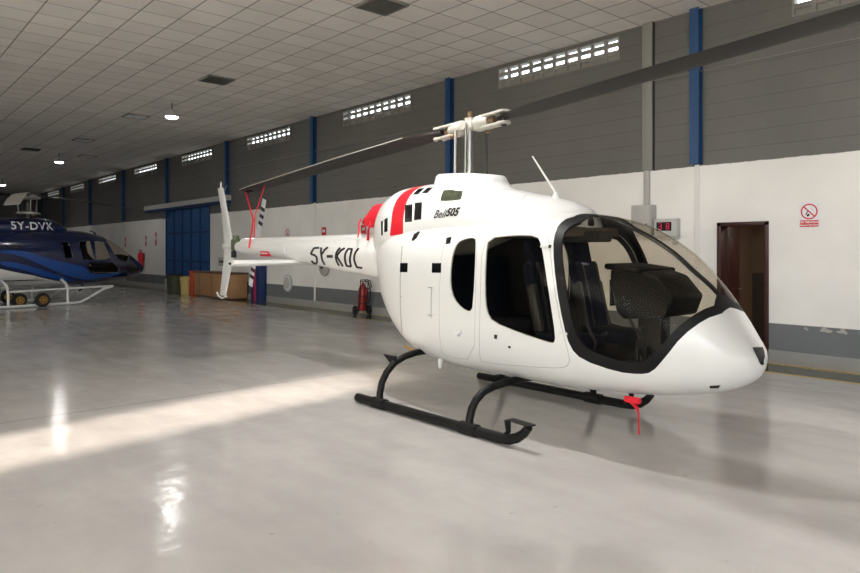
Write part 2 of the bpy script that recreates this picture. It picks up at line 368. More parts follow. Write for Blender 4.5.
KTH = .62   # metres per radian used for the unrolled chart
class Skin:
    """closed body around a local x axis; near side (local -y) is th in 0..pi"""
    def __init__(s, st, root, dip=None):
        s.x0, s.x1 = st[0][0], st[-1][0]; s.root = root; xs = [a[0] for a in st]
        s.f = [pchip(xs, [a[k] for a in st]) for k in range(1, 7)]; s.dip = dip
        s.mat = Matrix.Translation(root.location) @ Matrix.Rotation(root.rotation_euler[2], 4, 'Z'); s.inv = s.mat.inverted()
        nx, nt = 160, 96; vs = []; s.grid = (nx, nt)
        for i in range(nx + 1):
            x = s.x0 + (s.x1 - s.x0) * (1 - math.cos(PI * i / nx)) / 2
            for j in range(nt + 1): vs.append(s.P(x, 2 * PI * j / nt))
        fs = [(i * (nt + 1) + j, (i + 1) * (nt + 1) + j, (i + 1) * (nt + 1) + j + 1, i * (nt + 1) + j + 1) for i in range(nx) for j in range(nt)]
        s.bvh = BVHTree.FromPolygons(vs, fs)
    def P(s, x, th):
        x = min(max(x, s.x0), s.x1); w, B, T, Mz, nl, nu = [g(x) for g in s.f]
        c = -math.cos(th); sn = math.sin(th); n = nl if c < 0 else nu
        r = (abs(c) ** n + abs(sn) ** n) ** (-1 / n)
        l = w * r * sn; z = Mz + (T - Mz if c > 0 else Mz - B) * r * c
        if s.dip and c > 0: z -= s.dip(x) * math.exp(-(l / .16) ** 2)
        return Vector((x, -l, z))
    def N(s, x, th):
        e = 2e-3; xa = max(s.x0, x - e); xb = min(s.x1, x + e)
        n = (s.P(xb, th) - s.P(xa, th)).cross(s.P(x, th + e) - s.P(x, th - e))
        if n.length < 1e-9: return Vector((1 if x > (s.x0 + s.x1) / 2 else -1, 0, 0))
        n.normalize()
        w, B, T, Mz, nl, nu = [g(x) for g in s.f]
        if n.dot(s.P(x, th) - Vector((x, 0, Mz))) < 0: n = -n
        return n
    def inv_par(s, p):
        x = min(max(p.x, s.x0), s.x1); w, B, T, Mz, nl, nu = [g(x) for g in s.f]
        z = p.z + (s.dip(x) * math.exp(-(p.y / .16) ** 2) if s.dip and p.z > Mz else 0)
        H = T - Mz if z > Mz else Mz - B
        a = -p.y / max(w, 1e-4); c = (z - Mz) / max(H, 1e-4)
        return x, math.atan2(a, -c) % (2 * PI)
    def cast(s, u, v):
        o = s.inv @ Vector((0, 0, CAM_H)); d = (s.inv.to_3x3() @ ray(u, v)).normalized()
        h = s.bvh.ray_cast(o, d); return h[0]
    def trace(s, px, it=1, d=3.0, closed=True):
        """outline given in photograph pixels -> chart coordinates on the body"""
        out = []
        for u, v in resample(chaikin(px, it, closed), d, closed):
            p = s.cast(u, v)
            if p is None: continue
            x, th = s.inv_par(p); out.append((x, th * KTH))
        return out
    def mirror(s, poly): return [(x, 2 * PI * KTH - t) for x, t in poly][::-1]
    def build(s, regions, parts, step=.05, tstep=5):
        """regions: list of (key, polygon), first match wins; parts: key -> (object name, parent, material, thickness, inner material)"""
        V = []; E = []; W = 2 * PI * KTH
        def loop(poly, closed=True):
            k = len(V); V.extend(Vector(p) for p in poly); n = len(poly)
            E.extend((k + i, k + (i + 1) % n) for i in range(n if closed else n - 1))
        nx = int((s.x1 - s.x0) / step)
        xs = [s.x0 + (s.x1 - s.x0) * (.55 * i / nx + .45 * (1 - math.cos(PI * i / nx)) / 2) for i in range(nx + 1)]
        nt = int(360 / tstep)
        cells = {}
        for _, poly in regions:
            for p in poly: cells.setdefault((int(p[0] / .02), int(p[1] / .02)), []).append(p)
        def near(p, r=.012):
            cx, cy = int(p[0] / .02), int(p[1] / .02)
            for a in (-1, 0, 1):
                for b in (-1, 0, 1):
                    for q in cells.get((cx + a, cy + b), ()):
                        if (q[0] - p[0]) ** 2 + (q[1] - p[1]) ** 2 < r * r: return True
            return False
        for _, poly in regions: loop(poly)
        for i, x in enumerate(xs):
            for j in range(nt + 1):
                p = (x, W * j / nt)
                if i in (0, nx) or j in (0, nt) or not near(p): V.append(Vector(p))
        res = geometry.delaunay_2d_cdt(V, E, [], 0, 1e-6)
        cv, cf = res[0], res[2]
        groups = {}
        boxes = [(k, p, min(a[0] for a in p), max(a[0] for a in p), min(a[1] for a in p), max(a[1] for a in p)) for k, p in regions]
        for f in cf:
            c = (sum(cv[i].x for i in f) / len(f), sum(cv[i].y for i in f) / len(f)); key = 'base'
            if not (s.x0 - 1e-5 <= c[0] <= s.x1 + 1e-5 and -1e-5 <= c[1] <= W + 1e-5): continue
            for k, p, a0, a1, b0, b1 in boxes:
                if a0 <= c[0] <= a1 and b0 <= c[1] <= b1 and inside(c, p): key = k; break
            groups.setdefault(key, []).append(f)
        # keys that share an object are merged as materials of that object
        objs = {}; made = {}
        for key, fl in groups.items():
            if key not in parts: continue
            objs.setdefault(parts[key][0] + '|' + str(parts[key][5] if len(parts[key]) > 5 else ''), []).append(key)
        pn = {}
        for gk, keys in objs.items():
            name, parent, _, thick, inner = parts[keys[0]][:5]
            idx = {}; vs = []; nr = []; faces = []; mi = []; mats = []; edge = {}
            def vid(i):
                if i not in idx:
                    x, th = cv[i].x, cv[i].y / KTH
                    if abs(th - 2 * PI) < 1e-6: th = 0
                    key2 = (round(x, 6), round(th, 6))
                    if key2 in idx: idx[i] = idx[key2]
                    else:
                        idx[i] = idx[key2] = len(vs); vs.append(s.P(x, th)); nr.append(s.N(x, th))
                return idx[i]
            for k in keys:
                m = parts[k][2]
                if m not in mats: mats.append(m)
                for f in groups[k]:
                    g = [vid(i) for i in f]
                    if len(set(g)) < 3: continue
                    fn = (vs[g[1]] - vs[g[0]]).cross(vs[g[2]] - vs[g[0]])
                    if fn.dot(nr[g[0]] + nr[g[1]] + nr[g[2]]) < 0: g = g[::-1]
                    faces.append(tuple(g)); mi.append(mats.index(m))
                    for a in range(3):
                        e = (g[a], g[(a + 1) % 3]); edge[e] = edge.get(e, 0) + 1
            n0 = len(vs); normals = list(nr)
            allv = list(vs)
            if thick:
                if inner not in mats: mats.append(inner)
                ii = mats.index(inner)
                allv += [v - n * thick for v, n in zip(vs, nr)]; normals += [-n for n in nr]
                base = list(faces)
                for f in base: faces.append(tuple(i + n0 for i in f[::-1])); mi.append(ii)
                rim = mats.index(parts[keys[0]][2])
                for (a, b) in [e for e in edge if (e[1], e[0]) not in edge]:
                    k = len(allv); allv += [allv[a], allv[b], allv[b + n0], allv[a + n0]]
                    d = (allv[b] - allv[a]).cross(nr[a]); d = d.normalized() if d.length > 1e-9 else Vector((0, 0, 1))
                    normals += [d] * 4; faces.append((k + 3, k + 2, k + 1, k)); mi.append(rim)
            me = bpy.data.meshes.new(name); me.from_pydata(allv, [], faces)
            for m in mats: me.materials.append(m)
            me.polygons.foreach_set('material_index', mi); me.polygons.foreach_set('use_smooth', [True] * len(faces))
            me.normals_split_custom_set_from_vertices([tuple(n) for n in normals])
            o = bpy.data.objects.new(name, me); COL.objects.link(o); o.parent = parent
            for k in keys: made[k] = o
        return made
    def ribbon(s, px, width_px, off=.003, it=1, th=.002):
        """stroke drawn in photo pixels laid on the skin, as (verts, faces) of a thin raised strip"""
        pts = resample(chaikin(px, it, False) if it else px, 1.5, False); vs = []; fs = []
        n = len(pts)
        for i, p in enumerate(pts):
            a = Vector(pts[max(i - 1, 0)]); b = Vector(pts[min(i + 1, n - 1)]); t = (b - a).normalized(); nn = Vector((-t.y, t.x)) * width_px / 2
            for sg in (1, -1):
                q = s.cast(p[0] + nn.x * sg, p[1] + nn.y * sg)
                if q is None: q = s.cast(*p)
                x, t2 = s.inv_par(q); vs.append(q + s.N(x, t2) * off)
        for i in range(n - 1): fs.append((2 * i, 2 * i + 1, 2 * i + 3, 2 * i + 2))
        return vs, fs

# ================================================================== THE HANGAR
XW, CZ = 10.1, 5.40
YB, YF, XL = 52.0, -9.0, -12.0
POSTS = [5.13 + 5.64 * i for i in range(-2, 9)]
# floor, ceiling
struct(MB().bx(XL - .3, XW + .3, YF, YB + .3, -.2, 0, M['floor']), 'floor', smooth=0)
struct(MB().bx(XL - .3, XW + .3, YF - .2, YB + .3, CZ, CZ + .15, M['ceiling']), 'ceiling', smooth=0)
struct(MB().bx(-150, 120, -150, 200, -.5, -.205, M['concrete']), 'ground', smooth=0)
# right wall: continuous masonry with a doorway and a row of ventilation openings under the ceiling
VZ0, VZ1 = 4.92, 5.33
vents = [(5.13 + 5.64 * i + 1.39, 5.13 + 5.64 * i + 4.24) for i in range(-2, 8)]
DY0, DY1, DH = 4.04, 4.80, 2.05
w = MB(); T = .22
def wb(y0, y1, z0, z1): w.bx(XW, XW + T, y0, y1, z0, z1, M['wall'])
SD0, SD1, SDH = 23.6, 27.95, 3.3
wb(YF, DY0, 0, VZ0); wb(DY0, DY1, DH, VZ0); wb(DY1, SD0, 0, VZ0); wb(SD0, SD1, SDH, VZ0); wb(SD1, YB, 0, VZ0)
y = YF
for a, b in vents: wb(y, a, VZ0, VZ1); y = b
wb(y, YB, VZ0, VZ1); wb(YF, YB, VZ1, CZ)
struct(w, 'wall_right', smooth=0)
struct(MB().bx(XL, XW, YB, YB + .2, 0, CZ, M['wall']), 'wall_back', smooth=0)
# left wall: folding hangar doors, one leaf gap, one open bay, panels added for side light
LZ = 4.6
lw = MB()
M['poly'] = bpy.data.materials.new('added_fill_panel'); M['poly'].use_nodes = True; _n = M['poly'].node_tree; _n.nodes.clear()
_o = _n.nodes.new('ShaderNodeOutputMaterial'); _t = _n.nodes.new('ShaderNodeBsdfTranslucent'); _t.inputs[0].default_value = (.80, .79, .74, 1); _n.links.new(_t.outputs[0], _o.inputs[0])
for a, b, zt in ((-2.6, 3.75, 1.4), (4.85, 13.5, 1.4), (13.5, 52, LZ)): lw.bx(XL - .12, XL, a, b, 0, zt, M['doorblue'])
struct(MB().bx(XL - .07, XL - .05, -2.6, 3.75, 1.4, LZ, M['poly']).bx(XL - .07, XL - .05, 4.85, 13.5, 1.4, LZ, M['poly']), 'window_20', smooth=0)  # invented translucent panels, out of view, added to brighten the white helicopter's side
mu_ = MB()
for k in range(12):
    yy = -2.6 + k * 1.27 if k < 6 else 4.85 + (k - 6) * 1.7
    mu_.bx(XL - .1, XL, yy, yy + .06, 1.4, LZ, M['doorblue'])
struct(mu_, 'trim_50', smooth=0)  # bars framing the added light panels
lw.bx(XL - .2, XL, YF, YB, LZ, CZ, M['wall'])
struct(lw, 'wall_left', smooth=0)
fw = MB(); fw.bx(XL, XW, YF - .2, YF, LZ, CZ, M['wall']); fw.bx(-3.5, XW, YF - .2, YF, 0, LZ, M['doorblue']); fw.bx(XL, -10.6, YF - .2, YF, 0, LZ, M['wall'])
struct(fw, 'wall_front', smooth=0)
# kerb strip at the foot of the right wall
bb = MB()
mk = mat('kerb_grey_paint', (.30, .30, .29), .6, noise=.15, nscale=4)
bb.bx(XW - .025, XW, YF, DY0, 0, .19, mk, bev=.004); bb.bx(XW - .025, XW, DY1, SD0, 0, .19, mk, bev=.004); bb.bx(XW - .025, XW, SD1, YB, 0, .19, mk, bev=.004)
struct(bb, 'baseboard_right')
# ventilation windows: pierced concrete blocks, open to daylight
for i, (a, b) in enumerate(vents):
    g = MB(); n = 10; dy = (b - a) / n; zz = [VZ0, VZ0 + .115, VZ0 + .265, VZ1]
    zz = [VZ0, VZ0 + .13, VZ0 + .27, VZ1]
    for k in range(n + 1): g.bx(XW + .005, XW + .06, a + dy * k - .032, a + dy * k + .032, VZ0, VZ1, M['lattice'])
    for z in zz: g.bx(XW + .01, XW + .06, a, b, z - .022, z + .022, M['lattice'])
    g.bx(XW + .045, XW + .06, a, b, VZ0, VZ0 + .13, M['lattice'])
    for z in zz[1:3]: g.bx(XW + .035, XW + .055, a, b, z, z + .058, M['lattice'])
    struct(g, 'window_%d' % (i + 1), smooth=0)
# blue steel posts above the white paint
for i, y in enumerate(POSTS):
    z0 = 2.97
    p = MB(); m = M['postblue']
    p.bx(XW - .13, XW - .118, y - .10, y + .055, z0, CZ, m); p.bx(XW - .02, XW, y - .10, y + .055, z0, CZ, m); p.bx(XW - .12, XW - .02, y - .03, y - .015, z0, CZ, m)
    p.bx(XW - .14, XW - .11, y - .12, y + .075, 4.42, 4.46, m)
    o = p.build('trim_%d' % (i + 1), smooth=0, bevel=.003); o['kind'] = 'structure'
    q = MB().bx(XW - .02, XW, y - .05, y + .03, 0, 2.97, mat('pilaster_paint', (.78, .765, .74), .6) if i == 0 else bpy.data.materials['pilaster_paint'])
    if not (SD0 < y < SD1): o = q.build('trim_%d' % (i + 21), smooth=0, bevel=.01); o['kind'] = 'structure'
# long tubular rail high on the wall
o = MB().tube([(XW - .03, YF + .1, 4.42), (XW - .03, YB - .1, 4.42)], .007, M['conduit'], 8).build('trim_40'); o['kind'] = 'structure'
# doorway 1 with the dim corridor behind
f = MB(); fd = .06
f.bx(XW - .02, XW + T, DY1 - fd, DY1, 0, DH, M['brown'], bev=.004); f.bx(XW - .02, XW + T, DY0, DY0 + fd, 0, DH, M['brown'], bev=.004); f.bx(XW - .02, XW + T, DY0, DY1, DH - fd, DH, M['brown'], bev=.004)
struct(f, 'door_1')
lf = MB(); lf.box((XW + T + .22, DY1 - .03, 1.0), (.44, .04, 1.98), M['brown'], bev=.004)
lf.box((XW + T + .22, DY1 - .053, 1.45), (.3, .012, .75), M['brown'], bev=.004); lf.box((XW + T + .22, DY1 - .053, .5), (.3, .012, .7), M['brown'], bev=.004)
lo = struct(lf, 'door_2'); hd = MB().tube([(XW + .60, DY1 - .06, 1.02), (XW + .60, DY1 - .11, 1.02), (XW + .50, DY1 - .11, 1.02)], .009, M['steel'], 8).build('door_handle', parent=lo)
c = MB(); c.bx(XW + T, 12.4, 5.2, 5.35, 0, 2.5, M['tilebrown']); c.bx(XW + T, 12.4, 2.0, 2.15, 0, 2.5, M['tilebrown']); c.bx(12.3, 12.45, 2.0, 5.35, 1.22, 2.5, M['tilebrown'])
c.bx(12.28, 12.45, 2.0, 5.35, 0, 1.22, M['corrdark']); c.bx(XW + T, 12.4, 2.0, 5.35, 2.5, 2.6, M['tilebrown']); c.bx(XW + T, 12.4, 2.0, 5.35, -.1, 0.0, M['floor'])
struct(c, 'wall_outer', smooth=0)
# blue sliding door 3
d = MB(); n = 5; dy = (SD1 - SD0) / n
d.bx(XW + .02, XW + .06, SD0, SD1, .03, SDH, M['doorblue'])
for k in range(n + 1): d.bx(XW - .01, XW + .02, SD0 + k * dy - .04, SD0 + k * dy + .04, .03, SDH, M['doorline'])
for z in (.05, 1.2, 2.3, SDH - .05): d.bx(XW - .006, XW + .02, SD0, SD1, z - .035, z + .035, M['doorline'])
struct(d, 'door_3', smooth=0)
r = MB(); r.bx(XW - .18, XW, 21.8, 30.1, 3.34, 3.52, M['greybox2']); r.bx(XW - .14, XW, 21.8, 30.1, 3.24, 3.335, M['doorline']); struct(r, 'trim_41', smooth=0, bevel=.01)
# ------------------------------------------------------------------ ceiling fittings
def grille(x, y, m, ring, label):
    t = empty('ceiling_vent', label, 'vent', (x, y, CZ - .02), group='square grilles set into the ceiling tiles')
    fr = MB()
    for a in (-1, 1):
        fr.box((a * .285, 0, 0), (.03, .6, .03), ring); fr.box((0, a * .285, 0), (.54, .03, .03), ring)
    fr.build('frame', parent=t)
    g = MB()
    for k in range(-5, 6):
        g.box((k * .048, 0, 0), (.012, .54, .022), m); g.box((0, k * .048, .003), (.54, .012, .016), m)
    g.build('grid', parent=t); MB().box((0, 0, .014), (.54, .54, .006), M['dark']).build('backing', parent=t)
for x, y, m, lb in ((6.25, 8.22, 'metalgrille', 'larger dark square grille in the ceiling above the white helicopter rotor'),
                (6.25, 14.22, 'metalgrille', 'dark square ceiling grille between the white helicopter rotor and a lit lamp'),
                (6.25, 19.62, 'signwhite', 'ceiling grille with its glint painted white, next to the lit lamp over the wooden counter'),  # white colour stands in for reflected glints, here and below
                (6.25, 25.02, 'signwhite', 'metal ceiling grille with its glint painted white, between the two hanging lamps'),
                (7.45, 29.22, 'signwhite', 'small ceiling grille with its glint painted white, beside the high wall vents')):
    grille(x, y, M[m], M['conduit'], lb)
t = empty('missing_ceiling_tile', 'missing ceiling tile, its dark hole painted as a black square', 'ceiling hole', (5.35, 28.6, CZ - .015))
MB().box((0, 0, 0), (.58, .58, .02), M['dark']).build('dark_sheet', parent=t)  # near-black slab paints the shade of the hole
MB().box((0, .31, -.005), (.64, .02, .03), M['conduit']).build('tile_edge', parent=t)
# high bay lamps on short drop rods
lamp_spots = [(6.4, 17.3), (6.4, 29.1), (6.4, 41.3), (4.2, 5.5), (-1.8, 5.3), (-1.8, 17.3), (-1.8, 29.1), (5.1, -1.1), (-1.8, -5.5)]
LBL = ['lit hanging lamp high over the wooden counter and white tail fin', 'middle lit hanging lamp of the row along ceiling', 'lit hanging lamp beyond the blue helicopter rotor',
       'hanging lamp above the white helicopter', 'hanging lamp over open floor beside white helicopter', 'hanging lamp over open floor near blue helicopter',
       'hanging lamp over the tail of blue helicopter', 'hanging lamp in front of white helicopter nose', 'hanging lamp by the open hangar front, open side']
for i, (x, y) in enumerate(lamp_spots):
    t = empty('ceiling_lamp', LBL[i], 'lamp', (x, y, 5.05), group='high bay lamps hanging from the ceiling')
    MB().cyl((0, 0, .16), (0, 0, CZ - 5.05), .014, M['darkmetal'], seg=8).build('drop_rod', parent=t)
    MB().lathe([(.05, .17), (.06, .10), (.13, .07), (.17, .02), (.17, 0)], (0, 0, 0), M['greybox'], seg=24).build('lamp_shade', parent=t)
    MB().lathe([(.15, -.002), (.15, -.02), (.10, -.045), (.02, -.055)], (0, 0, 0), M['lampglow'], seg=24).build('lens', parent=t)
    ld = bpy.data.lights.new('lamp_light', 'AREA'); ld.shape = 'DISK'; ld.size = .15 if i in (3, 7) else .28; ld.energy = 85 if i in (3, 7) else 17; ld.color = (1, .98, .96)
    lo = bpy.data.objects.new('lamp_light', ld); COL.objects.link(lo); lo.parent = t; lo.location = (0, 0, -.07)

# ------------------------------------------------------------------ things on and along the wall
def on_wall(y, z): return (XW, y, z)
t = empty('electrical_box', 'grey metal electrical box on white wall below the vertical conduit', 'electrical box', on_wall(6.0, 2.12))
MB().box((-.09, 0, 0), (.18, .36, .50), M['greybox'], bev=.006).build('body', parent=t)
MB().box((-.186, 0, 0), (.012, .33, .47), M['greybox'], bev=.004).build('door', parent=t)
MB().cyl((-.19, -.11, -.07), (-.21, -.11, -.07), .014, M['darkmetal'], seg=10).build('latch', parent=t)
cd = MB(); cd.bx(XW - .06, XW, 5.87, 6.05, 2.95, CZ, M['conduit'], bev=.005); cd.bx(XW - .05, XW, 5.93, 6.03, 2.38, 2.96, M['greybox'], bev=.005); cd.bx(XW - .035, XW, 5.855, 5.87, 2.95, CZ, M['darkmetal'])
tag(cd.build('wall_conduit'), 'tall grey conduit trunking running down wall to electrical box', 'conduit')
t = empty('display_clock', 'pale grey wall display box with two red lit digits', 'display', on_wall(5.60, 1.99))
MB().box((-.06, 0, 0), (.12, .40, .29), M['greybox2'], bev=.006).build('body', parent=t)
MB().box((-.122, .02, .02), (.006, .26, .14), M['dark']).build('screen', parent=t)
segs = {'3': 'abcdg', '8': 'abcdefg'}
for ch, y0 in (('3', .085), ('8', -.045)):
    g = MB()
    S = {'a': (0, .045, 1), 'g': (0, 0, 1), 'd': (0, -.045, 1), 'b': (-.022, .022, 0), 'c': (-.022, -.022, 0), 'f': (.022, .022, 0), 'e': (.022, -.022, 0)}
    for k in segs[ch]:
        a, b, hz = S[k]; g.box((-.127, y0 + a, .02 + b), (.004, .04 if hz else .009, .009 if hz else .04), M['led'])
    g.build('digit', parent=t)
# small socket near the display
tag(MB().box((XW - .012, 5.48, 1.76), (.024, .09, .09), M['greybox2'], bev=.004).build('wall_socket'), 'small square wall socket under the red digit display', 'socket')

def nosmoke(y, z, wd, name, label, lower=True, group=None):
    t = empty(name, label, 'sign', on_wall(y, z), group=group); H = wd
    MB().box((-.004, 0, .0), (.006, wd, wd * 1.36 if lower else wd), M['signwhite']).build('board', parent=t)
    cz = wd * .17 if lower else 0; R = wd * .42
    ring = MB(); n = 32; vs = []
    for k in range(n):
        a = 2 * PI * k / n
        for rr in (R, R * .83):
            for xx in (-.0075, -.0095): vs.append((xx, rr * math.cos(a), cz + rr * math.sin(a)))
    fs = []
    for k in range(n):
        a, b = 4 * k, 4 * ((k + 1) % n); fs += [(a + 1, b + 1, b + 3, a + 3), (a, b, b + 1, a + 1), (a + 2, a + 3, b + 3, b + 2)]
    ring.add(vs, fs, M['signred'])
    ring.box((-.0095, 0, cz), (.002, R * 1.75, R * .17), M['signred'], rot=Matrix.Rotation(PI / 4, 3, 'X')); ring.build('prohibition_ring', parent=t)
    ink = MB(); ink.box((-.0082, R * .12, cz - R * .45), (.001, R * .34, R * .26), M['ink'], rot=Matrix.Rotation(-.5, 3, 'X'))
    ink.box((-.0082, R * .28, cz - R * .18), (.001, R * .12, R * .5), M['ink'], rot=Matrix.Rotation(.5, 3, 'X'))
    gy = mat('sign_smoke_grey', (.38, .42, .50), .5) if 'sign_smoke_grey' not in bpy.data.materials else bpy.data.materials['sign_smoke_grey']
    ink.build('cigarette_symbol', parent=t); ink = MB()
    for q in range(6):
        ink.box((-.0082, -R * (.38 + .1 * math.cos(q)), cz + R * (.05 + .09 * q)), (.001, R * .14, R * .05), gy, rot=Matrix.Rotation(q * .9, 3, 'X'))
    ink.build('smoke_symbol', parent=t)
    if lower:
        bd = MB().box((-.0085, 0, -wd * .47), (.003, wd * .92, wd * .36), M['signred']).build('red_panel', parent=t)
        tx = MB()
        for s_, dz in (('NO SMOKING', .07), ('Beyond This Point', -.08)):
            vs, fs = text_mesh(s_, wd * (.145 if dz > 0 else .12), .001); tx.add([(-.0108, -a, -wd * .47 + wd * dz + b) for a, b, _ in vs], fs, M['signwhite'])
        tx.build('lettering', parent=t, smooth=0)
nosmoke(3.50, 2.12, .26, 'no_smoking_sign', 'red and white no smoking sign on white wall beside the doorway')
nosmoke(17.94, 2.14, .30, 'prohibition_sign', 'round red prohibition sign on wall above the white tail boom', lower=False)
def small_sign(y, z, label, wd=.22, hh=.26, group='small red and white safety signs on the far wall'):
    t = empty('safety_sign', label, 'sign', on_wall(y, z), group=group)
    MB().box((-.004, 0, 0), (.008, wd, hh), M['signred']).build('board', parent=t)
    MB().box((-.009, 0, .03), (.003, wd * .6, hh * .3), M['signwhite']).build('symbol', parent=t)
small_sign(15.93, 2.13, 'small red safety sign above middle of the white tail boom')
small_sign(14.05, 2.14, 'small red safety sign beside the red exhaust cover')
small_sign(30.37, 2.03, 'small red safety sign directly above the wall fire extinguisher', .16, .45)
small_sign(29.13, 2.10, 'tall narrow red sign between fire extinguisher and blue door', .18, .55)
small_sign(33.2, 2.0, 'small red safety sign on wall just above blue helicopter nose', .16, .45)
# wall extinguisher
t = empty('fire_extinguisher', 'red fire extinguisher hung on white wall near blue helicopter nose', 'fire extinguisher', (XW - .15, 30.6, .78))
MB().lathe([(.05, 0), (.12, .02), (.125, .05), (.125, .62), (.09, .72), (.04, .76), (.04, .80)], (0, 0, 0), M['red'], seg=20).build('cylinder', parent=t)
MB().box((-.127, 0, .4), (.006, .12, .16), M['signwhite']).build('label_plate', parent=t)
h = MB(); h.box((-.03, 0, .84), (.14, .04, .03), M['ink']); h.tube([(0, .04, .82), (-.02, .16, .80), (-.03, .19, .6), (-.03, .17, .25)], .018, M['signwhite'], 8); h.build('hose', parent=t)
MB().box((.14, 0, .55), (.02, .1, .3), M['darkmetal']).build('bracket', parent=t)
# white/round bits on the wall behind the tail
t = empty('cable_reel', 'pale oval cable reel hung low on grey dado under tail boom', 'cable reel', (XW, 17.9, .64))
MB().lathe([(.24, 0), (.26, .01), (.26, .04), (.20, .05)], (0, 0, 0), M['greybox2'], axis=(-1, 0, 0)).build('disc', parent=t)
MB().tube([(-.05, .2 * math.cos(a * .5), .2 * math.sin(a * .5)) for a in range(12)], .012, M['signwhite'], 8).build('cable', parent=t)
t = empty('wall_fan', 'round grey disc fitting on the wall just below tail boom lettering', 'wall fitting', (XW, 15.85, 1.16))
MB().lathe([(.2, 0), (.25, .03), (.25, .06), (.05, .11)], (0, 0, 0), M['greybox'], axis=(-1, 0, 0)).build('disc', parent=t)
MB().lathe([(.05, .11), (.05, .14)], (0, 0, 0), M['darkmetal'], axis=(-1, 0, 0)).build('hub', parent=t)
t = empty('wall_placard', 'pale placard with dark lettering above the wooden counter', 'sign', (XW, 22.5, 1.22))
MB().box((-.006, 0, 0), (.012, .75, .3), M['greybox2']).build('board', parent=t)
MB().box((-.014, 0, 0), (.004, .5, .07), M['ink']).build('lettering_line', parent=t)
# blue cabinet with the crimson strip
t = empty('blue_locker', 'narrow dark blue locker with crimson strip standing behind the tail boom', 'locker', (XW - .14, 19.52, 0))
MB().box((.0, 0, .64), (.26, .56, 1.28), M['bluecab'], bev=.01).build('body', parent=t)
MB().box((-.135, 0, .60), (.01, .12, 1.18), M['pink']).build('crimson_strip', parent=t)
# wooden counter
t = empty('wooden_counter', 'long plain wooden counter standing by wall behind the white tail fin', 'counter', (9.72, 21.9, 0))
cw = MB(); cw.box((0, 0, .45), (.56, 3.0, .78), M['wood'], bev=.01); cw.build('body', parent=t)
MB().box((0, 0, .86), (.62, 3.06, .05), M['woodtop'], bev=.008).build('worktop', parent=t)
MB().box((0.02, 0, .04), (.5, 2.9, .06), M['woodtop']).build('plinth', parent=t)
for yy in (-1.0, 0, 1.0): MB().box((-.282, yy, .45), (.01, .015, .74), M['woodtop']).build('panel_joint', parent=t)
def bin_(name, x, y, r, h, m, label, lid):
    t = empty(name, label, 'bin', (x, y, 0))
    MB().lathe([(r * .85, 0), (r, h * .9), (r * 1.06, h * .92), (r * 1.06, h), (r * .9, h)], (0, 0, 0), M[m], seg=20).build('body', parent=t)
    MB().lathe([(r * 1.0, h), (r * .9, h + .04), (r * .3, h + .06)], (0, 0, 0), M[lid], seg=20).build('lid', parent=t)
bin_('waste_bin', 9.65, 24.65, .22, .60, 'yellow', 'yellow bin standing before the blue sliding door', 'yellow')
bin_('olive_drum', 9.68, 25.9, .30, .66, 'olive', 'dark olive drum next to yellow bin by blue door', 'trim')
t = empty('orange_box', 'upright orange red container wedged between yellow bin and wooden counter', 'container', (9.68, 23.9, 0))
MB().box((0, 0, .42), (.3, .34, .84), M['orange'], bev=.02).build('body', parent=t); MB().box((0, 0, .86), (.32, .36, .04), M['orange'], bev=.01).build('lid', parent=t)
t = empty('white_canister', 'small white canister beside the dark olive drum', 'canister', (9.75, 26.75, 0))
MB().box((0, 0, .25), (.22, .2, .5), M['greybox2'], bev=.03).build('body', parent=t); MB().cyl((0, 0, .5), (0, 0, .55), .04, M['greybox2']).build('cap', parent=t)
# red wheeled extinguisher trolley
t = empty('extinguisher_trolley', 'red wheeled fire extinguisher trolley with black wheels by grey dado', 'fire extinguisher trolley', (9.84, 13.80, 0), rz=-.2)
t.scale = (.79, .79, .79)
lean = Matrix.Rotation(.16, 3, 'X')
c = MB(); cyl_ = [(.05, .14), (.135, .16), (.14, .2), (.14, .82), (.10, .93), (.045, .98), (.045, 1.04)]
c.lathe(cyl_, (0, .0, 0), M['darkred'], seg=22, axis=(0, -.16, 1)); c.build('cylinder', parent=t)
for zz in (.38, .62): MB().lathe([(.146, zz), (.146, zz + .03)], (0, 0, 0), M['ink'], seg=20, axis=(0, -.16, 1)).build('strap', parent=t)
fr = MB()
for sx in (-.13, .13): fr.tube([(sx, -.10, .08), (sx, -.22, .75), (sx, -.26, 1.12)], .015, M['ink'], 8)
fr.tube([(-.13, -.26, 1.12), (.13, -.26, 1.12)], .015, M['ink'], 8); fr.tube([(-.24, -.08, .15), (.24, -.08, .15)], .014, M['ink'], 8); fr.build('frame', parent=t)
for sx in (-.24, .24): MB().lathe([(.06, -.035), (.15, -.03), (.155, 0), (.15, .03), (.06, .035)], (sx, -.08, .155), M['rubber'], axis=(1, 0, 0)).build('wheel', parent=t)
h = MB(); h.tube([(.05, -.2, 1.05), (.2, -.25, 1.1), (.22, -.3, .9), (.1, -.3, .82), (-.02, -.28, .95), (.12, -.3, 1.06), (.2, -.3, .7), (.17, -.2, .4)], .02, M['ink'], 8); h.build('hose', parent=t)
MB().tube([(-.08, -.17, 1.06), (.05, -.15, 1.06), (.1, -.14, 1.1)], .014, M['darkmetal'], 8).build('valve', parent=t)
